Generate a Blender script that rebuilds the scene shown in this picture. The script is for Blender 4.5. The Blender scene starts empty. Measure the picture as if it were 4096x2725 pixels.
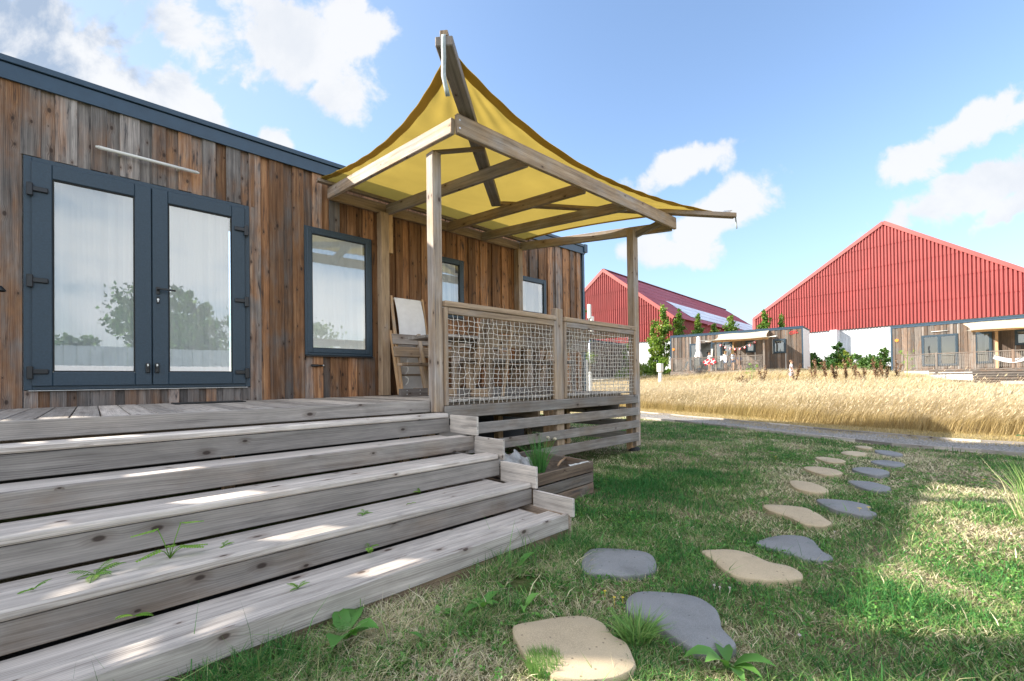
import bpy, math, random
import numpy as np
from mathutils import Vector, Matrix, noise as mnoise
random.seed(7); rng=np.random.default_rng(11)
C=bpy.context.scene.collection
S=bpy.context.scene
# ------------------------------------------------------------------ camera (eye at the world origin, about 1.15 m above the lawn)
TH,PI_,RO,FOC,PPY=0.7587,0.0107,-0.0133,1772.864,1503.565
fw=Vector((math.sin(TH)*math.cos(PI_),math.cos(TH)*math.cos(PI_),math.sin(PI_)))
rt=Vector((math.cos(TH),-math.sin(TH),0)); up=rt.cross(fw)
RT=rt*math.cos(RO)+up*math.sin(RO); UP=-rt*math.sin(RO)+up*math.cos(RO)
cd=bpy.data.cameras.new('camera'); cam=bpy.data.objects.new('camera',cd); C.objects.link(cam)
cam.matrix_world=Matrix(((RT.x,UP.x,-fw.x,0),(RT.y,UP.y,-fw.y,0),(RT.z,UP.z,-fw.z,0),(0,0,0,1)))
cd.sensor_fit='HORIZONTAL'; cd.sensor_width=36; cd.lens=36*FOC/4096; cd.shift_y=(PPY-1362.5)/4096
cd.clip_start=0.05; cd.clip_end=5000; S.camera=cam
# ------------------------------------------------------------------ node helper
class NT:
    def __init__(s,tree): s.t=tree; s.t.nodes.clear()
    def n(s,ty,ins=None,out=0,**p):
        nd=s.t.nodes.new(ty)
        for k,v in p.items(): setattr(nd,k,v)
        for k,v in (ins or {}).items():
            so=nd.inputs[k]
            if isinstance(v,bpy.types.NodeSocket): s.t.links.new(v,so)
            else:
                if isinstance(v,(tuple,list)) and len(v)==3 and so.type=='RGBA': v=(*v,1)
                so.default_value=v
        return nd if out is None else nd.outputs[out]
    def m(s,op,a,b=0.,c=None,clamp=False):
        i={0:a,1:b}
        if c is not None:i[2]=c
        return s.n('ShaderNodeMath',i,operation=op,use_clamp=clamp)
    def vm(s,op,a,b=(0,0,0),out=0):
        return s.n('ShaderNodeVectorMath',{0:a,1:b},out=out,operation=op)
    def mr(s,v,a,b,c=0.,d=1.,smooth=True):
        return s.n('ShaderNodeMapRange',{0:v,1:a,2:b,3:c,4:d},interpolation_type='SMOOTHSTEP' if smooth else 'LINEAR')
    def mix(s,f,a,b,bt='MIX'):
        nd=s.t.nodes.new('ShaderNodeMix'); nd.data_type='RGBA'; nd.blend_type=bt
        for k,v in ((0,f),(6,a),(7,b)):
            so=nd.inputs[k]
            if isinstance(v,bpy.types.NodeSocket): s.t.links.new(v,so)
            else:
                if isinstance(v,(tuple,list)): v=(*v[:3],1)
                so.default_value=v
        return nd.outputs[2]
    def noise(s,vec,sc=1.,det=2.,ro=.5,dis=0.,out=0):
        return s.n('ShaderNodeTexNoise',{'Vector':vec,'Scale':sc,'Detail':det,'Roughness':ro,'Distortion':dis},out=out)
    def ramp(s,f,st,interp='LINEAR'):
        nd=s.t.nodes.new('ShaderNodeValToRGB'); s.t.links.new(f,nd.inputs[0]); cr=nd.color_ramp; cr.interpolation=interp
        while len(cr.elements)<len(st): cr.elements.new(.5)
        for e,(p,c) in zip(cr.elements,st): e.position=p; e.color=(*c[:3],1)
        return nd.outputs[0]
    def xyz(s,x,y,z=0.): return s.n('ShaderNodeCombineXYZ',{0:x,1:y,2:z})
    def sep(s,v): return s.n('ShaderNodeSeparateXYZ',{0:v},out=None).outputs
# ------------------------------------------------------------------ world: sky and clouds
SUN=Vector((-1.17,1.36,1.0)).normalized()
EXPO=2.0; SKY=.088; SUNS=3.1
w=bpy.data.worlds.new('World'); S.world=w; w.use_nodes=True
nt=NT(w.node_tree)
sky=nt.n('ShaderNodeTexSky',out=None,sky_type='NISHITA',sun_disc=False,sun_elevation=math.asin(SUN.z),sun_rotation=math.atan2(SUN.x,SUN.y),altitude=50,air_density=1.0,dust_density=.8,ozone_density=1.7).outputs[0]
d=nt.n('ShaderNodeTexCoord',out=None).outputs['Generated']
fh=Vector((math.sin(TH),math.cos(TH),0)); rh=Vector((math.cos(TH),-math.sin(TH),0))
df=nt.vm('DOT_PRODUCT',d,tuple(fh),out=1); dr=nt.vm('DOT_PRODUCT',d,tuple(rh),out=1); dz=nt.sep(d)[2]
dfc=nt.m('MAXIMUM',df,.12)
ga=nt.m('DIVIDE',dr,dfc); gb=nt.m('DIVIDE',dz,dfc)
gv=nt.xyz(ga,gb,0.)
front=nt.mr(df,.1,.25)
# each cloud: centre and radii in tangent units along the horizon / up, tilt in degrees
def px(u,v): return ((u-2048)/FOC,(1522-v)/FOC)
CL=[((230,230),(560,210),-22,1.),((760,420),(260,120),-45,.9),((820,130),(330,120),-35,.7),((330,420),(450,150),-25,1.0),((60,120),(500,260),-10,1.1),
    ((1180,150),(330,200),-35,1.15),((1420,80),(220,150),0,1.1),((1330,330),(160,120),-40,.8),((1110,545),(95,60),-20,.8),
    ((2760,670),(230,85),22,1.1),((2900,870),(250,110),35,1.1),((2560,990),(140,50),20,.85),((2720,1020),(260,55),5,.55),
    ((3850,560),(400,100),33,1.15),((3870,790),(330,100),20,1.1),((4060,860),(160,55),30,.9),((3600,900),(120,60),30,.5),((4150,420),(180,60),40,.9)]
acc=None
for (cu,cv),(ru,rv),ang,amp in CL:
    a,b=px(cu,cv)
    mp=nt.n('ShaderNodeMapping',{'Vector':gv,'Location':(a,b,0),'Rotation':(0,0,math.radians(ang)),'Scale':(ru/FOC,rv/FOC,1)},vector_type='TEXTURE')
    L=nt.vm('LENGTH',mp,out=1)
    v=nt.m('MULTIPLY',nt.m('SUBTRACT',1.,L),amp)
    acc=v if acc is None else nt.m('MAXIMUM',acc,v)
wv=nt.noise(gv,2.2,3,.5,out=1)
gv2=nt.vm('ADD',gv,nt.vm('SCALE',nt.vm('SUBTRACT',wv,(.5,.5,.5)),(0,0,0)))
n1=nt.noise(gv,5.5,9,.58,.25)
n2=nt.noise(gv,15.,6,.6,.3)
nn=nt.m('ADD',nt.m('MULTIPLY',nt.m('SUBTRACT',n1,.5),3.0),nt.m('MULTIPLY',nt.m('SUBTRACT',n2,.5),.9))
dens=nt.m('ADD',nt.m('MAXIMUM',acc,-.8),nn)
cfront=nt.m('MULTIPLY',nt.mr(dens,-.08,.38),front)
# clouds behind the camera, brightened to fill the shade; also mirrored in the panes
dzc=nt.m('MAXIMUM',dz,.03)
bv=nt.vm('DIVIDE',d,nt.xyz(dzc,dzc,dzc))
bn=nt.noise(nt.vm('MULTIPLY',d,(1.,1.,2.)),2.4,7,.55,.3)
cback=nt.m('MULTIPLY',nt.mr(bn,.40,.62),nt.m('SUBTRACT',1.,front))
cback=nt.m('MULTIPLY',cback,nt.mr(dz,.0,.12))
cm=nt.m('MINIMUM',nt.m('ADD',cfront,cback),1.)
shade=nt.noise(nt.vm('ADD',gv,(-.07,-.05,3.)),3.2,8,.6,.3)
# thick parts of the left-hand cloud bank are grey-blue from below
left=nt.mr(ga,-.6,-1.0)
sh=nt.m('MULTIPLY',nt.m('MULTIPLY',front,nt.mr(shade,.42,.62)),nt.m('ADD',.22,nt.m('MULTIPLY',left,.95)))
ccol=nt.mix(sh,(.97,.98,1.),(.44,.55,.72))
b1=nt.n('ShaderNodeBackground',{0:sky,1:SKY})
b2=nt.n('ShaderNodeBackground',{0:ccol,1:nt.m('ADD',.25,nt.m('MULTIPLY',nt.m('SUBTRACT',1.,front),.38))})
# thin bright veil of haze low over the horizon and towards the sun
sd=nt.vm('DOT_PRODUCT',d,tuple(SUN),out=1)
veil=nt.m('MAXIMUM',nt.m('MULTIPLY',nt.mr(sd,.3,.98),.7),nt.mr(nt.m('ABSOLUTE',dz),.45,.0,0,.5))
b3=nt.n('ShaderNodeBackground',{0:(.60,.79,1.),1:.20})
mv=nt.n('ShaderNodeMixShader',{0:veil,1:b1,2:b3})
ms=nt.n('ShaderNodeMixShader',{0:nt.m('MULTIPLY',cm,.95),1:mv,2:b2})
nt.n('ShaderNodeOutputWorld',{0:ms},out=None)
# ------------------------------------------------------------------ sun
sl=bpy.data.lights.new('sun','SUN'); sl.energy=SUNS; sl.angle=math.radians(.6); sl.color=(1,.93,.82)
so=bpy.data.objects.new('sun',sl); C.objects.link(so); so.location=(-20,20,30)
so.rotation_euler=SUN.to_track_quat('Z','Y').to_euler()
S.view_settings.view_transform='Standard'; S.view_settings.look='None'; S.view_settings.exposure=EXPO; S.view_settings.gamma=1
S.view_settings.use_curve_mapping=False
S.cycles.max_bounces=8; S.cycles.transparent_max_bounces=12; S.cycles.caustics_reflective=False; S.cycles.caustics_refractive=False
# ------------------------------------------------------------------ mesh helpers
class MB:
    def __init__(s): s.v=[]; s.f=[]; s.uv=[]; s.r=[]; s.sm=[]
    def face(s,idx,uv,r,sm=False): s.f.append(idx); s.uv.append(uv); s.r.append(r); s.sm.append(sm)
    def board(s,a,b,w,t,n=(0,0,1),ch=.003,r=None,warm=.3):
        """box running from a to b; w across, t thick along n"""
        a=Vector(a); b=Vector(b); X=(b-a); L=X.length; X.normalize(); N=Vector(n)
        N=(N-X*N.dot(X)).normalized(); W=N.cross(X)
        if r is None: r=(random.random(),random.random(),warm)
        ch=min(ch,w*.3,t*.3,L*.3); c=(a+b)/2; h=(L/2,w/2,t/2); ax=(X,W,N); base=len(s.v); id={}
        uo=random.random()*50; vo=random.random()*50
        for sx in (-1,1):
            for sy in (-1,1):
                for sz in (-1,1):
                    for k in range(3):
                        q=[sx*h[0],sy*h[1],sz*h[2]]
                        for j,sg in enumerate((sx,sy,sz)):
                            if j!=k: q[j]-=sg*ch
                        id[(sx,sy,sz,k)]=len(s.v); s.v.append(c+X*q[0]+W*q[1]+N*q[2])
        def uvof(i,k):
            p=s.v[i]-c; l,ww,tt=p.dot(X),p.dot(W),p.dot(N)
            if k==0: return (uo+tt*.35,vo+ww)
            if k==1: return (uo+l,vo+tt+.5)
            return (uo+l,vo+ww)
        def F(ids,k):
            p=[s.v[i] for i in ids]; nn=(p[1]-p[0]).cross(p[2]-p[0])
            if nn.dot((p[0]+p[1]+p[2])/3-c)<0: ids=ids[::-1]
            s.face(ids,[uvof(i,k) for i in ids],r)
        for k in range(3):
            o=[j for j in range(3) if j!=k]
            for sg in (-1,1):
                ids=[]
                for (p,q) in ((-1,-1),(1,-1),(1,1),(-1,1)):
                    t3=[0,0,0]; t3[k]=sg; t3[o[0]]=p; t3[o[1]]=q; ids.append(id[(*t3,k)])
                F(ids,k)
        for k in range(3):           # edges parallel to axis k
            o=[j for j in range(3) if j!=k]
            for p in (-1,1):
                for q in (-1,1):
                    def I(e,kk):
                        t3=[0,0,0]; t3[k]=e; t3[o[0]]=p; t3[o[1]]=q; return id[(*t3,kk)]
                    F([I(-1,o[0]),I(1,o[0]),I(1,o[1]),I(-1,o[1])],o[1])
        for sx in (-1,1):
            for sy in (-1,1):
                for sz in (-1,1): F([id[(sx,sy,sz,k)] for k in range(3)],2)
        return s
    def box(s,x0,x1,y0,y1,z0,z1,ch=.003,r=None,warm=.3):
        d=(x1-x0,y1-y0,z1-z0); c=((x0+x1)/2,(y0+y1)/2,(z0+z1)/2); k=max(range(3),key=lambda i:d[i]); o=[j for j in range(3) if j!=k]
        tk=min(o,key=lambda i:d[i]); wk=[j for j in o if j!=tk][0]
        a=list(c); b=list(c); a[k]-=d[k]/2; b[k]+=d[k]/2; n=[0,0,0]; n[tk]=1
        return s.board(a,b,d[wk],d[tk],n,ch,r,warm)
    def quad(s,p,r=(0,0,0),uv=None,sm=False):
        b=len(s.v); s.v+= [Vector(q) for q in p]; s.face(list(range(b,b+len(p))),uv or [(0,0),(1,0),(1,1),(0,1)][:len(p)],r,sm); return s
    def tube(s,pts,rad,seg=6,r=(.5,.5,.5),cap=True,sm=True):
        pts=[Vector(p) for p in pts]; n=len(pts); rads=rad if isinstance(rad,(list,tuple)) else [rad]*n
        base=len(s.v); prev=None; ln=0
        for i,p in enumerate(pts):
            t=(pts[min(i+1,n-1)]-pts[max(i-1,0)]).normalized()
            if prev is None: q=t.orthogonal().normalized()
            else: q=(prev-t*prev.dot(t)).normalized()
            prev=q; bb=t.cross(q)
            for k in range(seg):
                a=2*math.pi*k/seg; s.v.append(p+(q*math.cos(a)+bb*math.sin(a))*rads[i])
        for i in range(n-1):
            l2=ln+(pts[i+1]-pts[i]).length
            for k in range(seg):
                k2=(k+1)%seg; a,b=base+i*seg+k,base+i*seg+k2
                s.face([a,b,b+seg,a+seg],[(ln,k*.02),(ln,k*.02+.02),(l2,k*.02+.02),(l2,k*.02)],r,sm)
            ln=l2
        if cap:
            s.face([base+k for k in range(seg)][::-1],[(0,0)]*seg,r); s.face([base+(n-1)*seg+k for k in range(seg)],[(0,0)]*seg,r)
        return s
    def lathe(s,prof,c=(0,0,0),seg=16,r=(.5,.5,.5),sm=True,wob=None):
        c=Vector(c); base=len(s.v)
        for i,(rr,z) in enumerate(prof):
            for k in range(seg):
                a=2*math.pi*k/seg; q=rr*(wob(a,z) if wob else 1); s.v.append(c+Vector((math.cos(a)*q,math.sin(a)*q,z)))
        for i in range(len(prof)-1):
            for k in range(seg):
                k2=(k+1)%seg; s.face([base+i*seg+k,base+i*seg+k2,base+(i+1)*seg+k2,base+(i+1)*seg+k],[(0,0)]*4,r,sm)
        return s
    def ell(s,c,rx,ry,rz,seg=10,rings=7,r=(.5,.5,.5)):
        base=len(s.v); c=Vector(c)
        for i in range(rings+1):
            ph=math.pi*i/rings
            for k in range(seg):
                a=2*math.pi*k/seg; s.v.append(c+Vector((rx*math.sin(ph)*math.cos(a),ry*math.sin(ph)*math.sin(a),rz*math.cos(ph))))
        for i in range(rings):
            for k in range(seg):
                k2=(k+1)%seg; s.face([base+i*seg+k,base+(i+1)*seg+k,base+(i+1)*seg+k2,base+i*seg+k2],[(0,0)]*4,r,True)
        return s
    def grid(s,fn,nu,nv,r=(.5,.5,.5),sm=True,uvs=(1,1)):
        base=len(s.v)
        for j in range(nv+1):
            for i in range(nu+1): s.v.append(Vector(fn(i/nu,j/nv)))
        for j in range(nv):
            for i in range(nu):
                a=base+j*(nu+1)+i
                s.face([a,a+1,a+nu+2,a+nu+1],[(i/nu*uvs[0],j/nv*uvs[1]),((i+1)/nu*uvs[0],j/nv*uvs[1]),((i+1)/nu*uvs[0],(j+1)/nv*uvs[1]),(i/nu*uvs[0],(j+1)/nv*uvs[1])],r,sm)
        return s
    def build(s,name,mat,parent=None,M=None,**kw):
        me=bpy.data.meshes.new(name); v=s.v if M is None else [M@p for p in s.v]
        me.from_pydata([tuple(p) for p in v],[],s.f); uvl=me.uv_layers.new(name='UVMap')
        uvl.data.foreach_set('uv',[c for u in s.uv for q in u for c in q])
        at=me.attributes.new('rnd','FLOAT_VECTOR','FACE'); at.data.foreach_set('vector',[c for q in s.r for c in q])
        me.polygons.foreach_set('use_smooth',s.sm); me.materials.append(mat); me.update()
        o=bpy.data.objects.new(name,me); C.objects.link(o)
        if parent: o.parent=parent
        tag(o,**kw); return o
def tag(o,label=None,cat=None,group=None,kind=None):
    if label:o['label']=label
    if cat:o['category']=cat
    if group:o['group']=group
    if kind:o['kind']=kind
    return o
def empty(name,label,cat,group=None,loc=(0,0,0)):
    o=bpy.data.objects.new(name,None); C.objects.link(o); o.location=loc; o.empty_display_size=.2; return tag(o,label,cat,group)
def npmesh(name,V,F,mat,pt=None,fc=None,parent=None,smooth=False,**kw):
    """V (n,3), F (m,k) uniform; pt: per point vector 'rnd'; fc: per face vector"""
    me=bpy.data.meshes.new(name); k=F.shape[1]
    me.vertices.add(len(V)); me.vertices.foreach_set('co',np.ascontiguousarray(V,dtype=np.float32).ravel())
    me.loops.add(F.size); me.loops.foreach_set('vertex_index',F.astype(np.int32).ravel())
    me.polygons.add(len(F)); me.polygons.foreach_set('loop_start',np.arange(0,F.size,k,dtype=np.int32))
    if smooth: me.polygons.foreach_set('use_smooth',np.ones(len(F),dtype=bool))
    if pt is not None:
        a=me.attributes.new('rnd','FLOAT_VECTOR','POINT'); a.data.foreach_set('vector',np.ascontiguousarray(pt,dtype=np.float32).ravel())
    if fc is not None:
        a=me.attributes.new('rnd','FLOAT_VECTOR','FACE'); a.data.foreach_set('vector',np.ascontiguousarray(fc,dtype=np.float32).ravel())
    me.materials.append(mat); me.update(calc_edges=True)
    o=bpy.data.objects.new(name,me); C.objects.link(o)
    if parent: o.parent=parent
    tag(o,**kw); return o
# ------------------------------------------------------------------ materials
def newmat(name):
    m=bpy.data.materials.new(name); m.use_nodes=True; return m,NT(m.node_tree)
def out(nt,sh): nt.n('ShaderNodeOutputMaterial',{0:sh},out=None)
def wood(name,grey,brown,knot=.8,stain=.5,bump=.35,gscale=1.,mixlo=.35,mixhi=.65,crack=.7):
    m,t=newmat(name)
    uv=t.n('ShaderNodeUVMap'); u,v,_=t.sep(uv)
    R=t.n('ShaderNodeAttribute',out=None,attribute_name='rnd').outputs['Vector']; r1,r2,wm=t.sep(R)
    u=t.m('ADD',u,t.m('MULTIPLY',r1,31.)); v=t.m('ADD',v,t.m('MULTIPLY',r2,17.))
    # knots
    kv=t.n('ShaderNodeTexVoronoi',{'Vector':t.xyz(t.m('MULTIPLY',u,4.2),t.m('MULTIPLY',v,7.5)),'Scale':1.},out=None,voronoi_dimensions='2D')
    kd=kv.outputs['Distance']; kc=t.sep(kv.outputs['Color'])
    gate=t.m('GREATER_THAN',kc[0],1-knot*.62)
    size=t.m('ADD',.035,t.m('MULTIPLY',kc[1],.085))
    kmask=t.m('MULTIPLY',t.m('SUBTRACT',1.,t.mr(t.m('DIVIDE',kd,size),.55,1.15)),gate)
    khalo=t.m('MULTIPLY',t.m('SUBTRACT',1.,t.mr(t.m('DIVIDE',kd,size),.9,3.2)),gate)
    N1=t.noise(t.xyz(t.m('MULTIPLY',u,1.3),t.m('MULTIPLY',v,6.)),1.,2,.5)
    vv=t.m('ADD',v,t.m('ADD',t.m('MULTIPLY',t.m('SUBTRACT',N1,.5),.045),t.m('MULTIPLY',khalo,.012)))
    G=t.noise(t.xyz(t.m('MULTIPLY',u,3.5*gscale),t.m('MULTIPLY',vv,190.*gscale)),1.,4,.65)
    B=t.noise(t.xyz(t.m('MULTIPLY',u,.9*gscale),t.m('MULTIPLY',vv,34.*gscale)),1.,3,.55)
    ring=t.m('ADD',t.m('MULTIPLY',t.m('SINE',t.m('MULTIPLY',vv,520.*gscale)),.5),.5)
    f=t.m('ADD',t.m('ADD',t.m('MULTIPLY',B,.58),t.m('MULTIPLY',G,.52)),t.m('MULTIPLY',ring,.07)) 
    f=t.mr(f,.33,.85,0,1,False)
    cg=t.ramp(f,[(0,grey[0]),(.5,grey[1]),(1,grey[2])]); cb=t.ramp(f,[(0,brown[0]),(.5,brown[1]),(1,brown[2])])
    obj=t.n('ShaderNodeTexCoord',out=None).outputs['Object']
    Nw=t.noise(t.vm('MULTIPLY',obj,(1.6,1.6,1.1)),1.,5,.6,.6)
    Nu=t.noise(t.xyz(t.m('MULTIPLY',u,1.6),t.m('MULTIPLY',v,9.)),1.,4,.6)
    wf=t.m('ADD',t.m('ADD',t.m('MULTIPLY',t.m('SUBTRACT',Nw,.5),1.5),t.m('MULTIPLY',t.m('SUBTRACT',Nu,.5),1.1)),t.m('ADD',wm,t.m('MULTIPLY',t.m('SUBTRACT',r2,.5),.45)))
    c=t.mix(t.mr(wf,mixlo,mixhi),cg,cb)
    bl=t.noise(t.xyz(t.m('MULTIPLY',u,3.2),t.m('MULTIPLY',v,8.5)),1.,5,.62,.5); bk_=t.m('ADD',.58,t.m('MULTIPLY',bl,.84)); c=t.mix(1.,c,t.xyz(bk_,bk_,bk_),'MULTIPLY')
    # dark weather stains stretched along the board
    st=t.noise(t.xyz(t.m('MULTIPLY',u,2.4),t.m('MULTIPLY',v,20.)),1.,5,.65,.3)
    st=t.m('MULTIPLY',t.mr(st,.52,.72),t.m('MULTIPLY',stain,t.mr(t.m('ADD',Nw,t.m('MULTIPLY',r1,.3)),.42,.75)))
    c=t.mix(st,c,(.035,.034,.038))
    cr=t.noise(t.xyz(t.m('MULTIPLY',u,1.1),t.m('MULTIPLY',vv,85.)),1.,2,.5)
    cr=t.m('MULTIPLY',t.mr(cr,.69,.73),crack)
    c=t.mix(cr,c,(.05,.045,.045))
    c=t.mix(t.m('MULTIPLY',khalo,.35),c,(.12,.07,.045))
    c=t.mix(t.m('MULTIPLY',kmask,.85),c,(.05,.03,.022))
    c=t.mix(1.,c,t.n('ShaderNodeCombineXYZ',{0:t.m('ADD',.5,t.m('MULTIPLY',r1,.85)),1:t.m('ADD',.5,t.m('MULTIPLY',r1,.83)),2:t.m('ADD',.5,t.m('MULTIPLY',r1,.81))}),'MULTIPLY')
    h=t.m('SUBTRACT',t.m('ADD',t.m('MULTIPLY',G,.6),t.m('MULTIPLY',B,.4)),t.m('ADD',cr,t.m('MULTIPLY',kmask,.4)))
    bp=t.n('ShaderNodeBump',{'Strength':bump,'Distance':.004,'Height':h})
    p=t.n('ShaderNodeBsdfPrincipled',{'Base Color':c,'Roughness':.78,'Normal':bp,'Specular IOR Level':.3})
    out(t,p); return m
def plain(name,col,rough=.5,metal=0.,nscale=0.,namp=.15,bump=0.,spec=.5,bscale=None):
    m,t=newmat(name); c=(*col,1); i={'Roughness':rough,'Metallic':metal,'Specular IOR Level':spec}
    obj=t.n('ShaderNodeTexCoord',out=None).outputs['Object']
    if nscale:
        n=t.noise(obj,nscale,5,.6); c=t.mix(t.mr(n,.3,.7),tuple(x*(1-namp) for x in col),tuple(min(1,x*(1+namp)) for x in col))
    i['Base Color']=c
    if bump: i['Normal']=t.n('ShaderNodeBump',{'Strength':bump,'Distance':.01,'Height':t.noise(obj,bscale or nscale*4 or 40.,4,.6)})
    out(t,t.n('ShaderNodeBsdfPrincipled',i)); return m
def leafmat(name,cols,trans=.35,rough=.5,gloss=.4):
    """colour from rnd.x between cols"""
    m,t=newmat(name); R=t.n('ShaderNodeAttribute',out=None,attribute_name='rnd').outputs['Vector']; a,b,c3=t.sep(R)
    c=t.ramp(a,[(i/(len(cols)-1),c) for i,c in enumerate(cols)])
    k=t.m('ADD',.65,t.m('MULTIPLY',b,.7)); c=t.mix(1.,c,t.xyz(k,k,k),'MULTIPLY')
    p=t.n('ShaderNodeBsdfPrincipled',{'Base Color':c,'Roughness':rough,'Specular IOR Level':gloss})
    tr=t.n('ShaderNodeBsdfTranslucent',{0:t.mix(1.,c,(1.15,1.2,.6),'MULTIPLY')})
    out(t,t.n('ShaderNodeMixShader',{0:trans,1:p,2:tr})); return m
def blademat(name,cols,tipcol=None,tipf=.0,trans=.3):
    m,t=newmat(name); R=t.n('ShaderNodeAttribute',out=None,attribute_name='rnd').outputs['Vector']; a,b,h=t.sep(R)
    c=t.ramp(a,[(i/(len(cols)-1),c) for i,c in enumerate(cols)])
    k=t.m('ADD',.6,t.m('MULTIPLY',b,.8)); c=t.mix(1.,c,t.xyz(k,k,k),'MULTIPLY')
    if tipcol: c=t.mix(t.m('MULTIPLY',t.mr(h,.5,.95),tipf),c,tipcol)
    p=t.n('ShaderNodeBsdfPrincipled',{'Base Color':c,'Roughness':.6,'Specular IOR Level':.25})
    tr=t.n('ShaderNodeBsdfTranslucent',{0:c})
    out(t,t.n('ShaderNodeMixShader',{0:trans,1:p,2:tr})); return m
def glassmat(name,ior=2.5,rough=0.,tint=(.9,.95,.95)):
    m,t=newmat(name)
    obj=t.n('ShaderNodeTexCoord',out=None).outputs['Object']
    wob=t.n('ShaderNodeBump',{'Strength':.04,'Distance':.02,'Height':t.noise(obj,1.1,1,.4)})
    fr=t.n('ShaderNodeFresnel',{'IOR':ior})
    g=t.n('ShaderNodeBsdfGlossy',{'Color':(.95,.97,1,1),'Roughness':rough,'Normal':wob}); tr=t.n('ShaderNodeBsdfTransparent',{0:(*tint,1)})
    out(t,t.n('ShaderNodeMixShader',{0:fr,1:tr,2:g})); return m
GREY=[(.19,.165,.15),(.42,.38,.345),(.62,.565,.51)]
M={}
M['deck']=wood('weathered_deck_wood',GREY,[(.16,.11,.08),(.34,.265,.205),(.50,.41,.33)],knot=.4,stain=.42,mixlo=.3,mixhi=1.0,crack=.45)
M['clad']=wood('cladding_wood',[(.06,.055,.055),(.22,.195,.18),(.44,.40,.37)],[(.06,.027,.014),(.31,.15,.07),(.56,.35,.19)],knot=.8,stain=1.1,mixlo=-.05,mixhi=.62)
M['frame']=wood('timber_frame_wood',[(.13,.115,.105),(.32,.28,.255),(.48,.44,.40)],[(.11,.07,.045),(.33,.235,.155),(.50,.39,.27)],knot=.4,stain=.35,mixlo=.0,mixhi=.62)
M['fresh']=wood('pale_wood',[(.2,.17,.14),(.36,.29,.22),(.5,.42,.33)],[(.2,.11,.06),(.42,.27,.15),(.55,.4,.25)],knot=.2,stain=.15,crack=.3)
M['oldplank']=wood('old_planter_wood',[(.05,.042,.038),(.17,.145,.125),(.32,.28,.24)],[(.06,.038,.026),(.19,.13,.09),(.32,.25,.18)],knot=.3,stain=.8)
M['farclad']=wood('far_cladding_wood',[(.07,.06,.055),(.15,.13,.115),(.24,.21,.19)],[(.075,.05,.038),(.17,.12,.09),(.26,.20,.155)],knot=.4,stain=.35,gscale=.4)
M['anth']=plain('anthracite_frame',(.022,.044,.066),.42,0,60,.12,.12,bscale=500)
M['anthf']=plain('anthracite_sheet',(.025,.055,.09),.35,.0,8,.1)
M['black']=plain('black_metal',(.012,.013,.015),.35)
M['rubber']=plain('black_rubber',(.02,.02,.02),.8)
M['steel']=plain('steel',(.6,.6,.6),.3,1.)
M['white']=plain('white_plastic',(.66,.65,.61),.35,0,3,.05)
M['cloth']=plain('white_canvas',(.74,.72,.72),.85,0,14,.04,.1,bscale=300)
m_,t_=newmat('white_curtain'); out(t_,t_.n('ShaderNodeMixShader',{0:.45,1:t_.n('ShaderNodeBsdfDiffuse',{0:(.93,.94,.95,1)}),2:t_.n('ShaderNodeBsdfTranslucent',{0:(.93,.94,.95,1)})})); M['curtain']=m_
M['strap']=plain('grey_strap',(.33,.38,.39),.6,0,20,.2)
M['rope']=plain('net_rope',(.74,.68,.60),.8,0,60,.2)
M['darkwall']=plain('inner_wall',(.8,.79,.77),.8)
M['glass']=glassmat('window_glass')
M['inside']=plain('shade_black',(.03,.03,.03),.9)  # near-black colour standing in for shade under cabin, stairs and far porch
def canopymat(name,col,tcol,f=.55):
    m,t=newmat(name); obj=t.n('ShaderNodeTexCoord',out=None).outputs['Object']
    n=t.noise(obj,1.4,5,.6,.6); weave=t.noise(obj,300,2,.5)
    k=t.m('ADD',.78,t.m('MULTIPLY',n,.42)); 
    mould=t.mr(t.noise(t.vm('ADD',obj,(3,1,0)),1.1,6,.65,.8),.58,.78,0,.3)
    c=t.mix(mould,t.mix(1.,col,t.xyz(k,k,k),'MULTIPLY'),(.25,.2,.08)); tc=t.mix(mould,t.mix(1.,tcol,t.xyz(k,k,k),'MULTIPLY'),(.4,.3,.08))
    bp=t.n('ShaderNodeBump',{'Strength':.15,'Distance':.002,'Height':weave})
    a=t.n('ShaderNodeBsdfDiffuse',{0:c,'Normal':bp}); b=t.n('ShaderNodeBsdfTranslucent',{0:tc})
    out(t,t.n('ShaderNodeMixShader',{0:f,1:a,2:b})); return m
M['sail']=canopymat('yellow_sail_cloth',(.40,.30,.095),(.37,.265,.055))
M['hem']=canopymat('yellow_hem_cloth',(.36,.26,.09),(.36,.25,.06),.45)
M['creamsail']=canopymat('cream_sail_cloth',(.60,.55,.43),(.55,.48,.34),.3)
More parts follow.
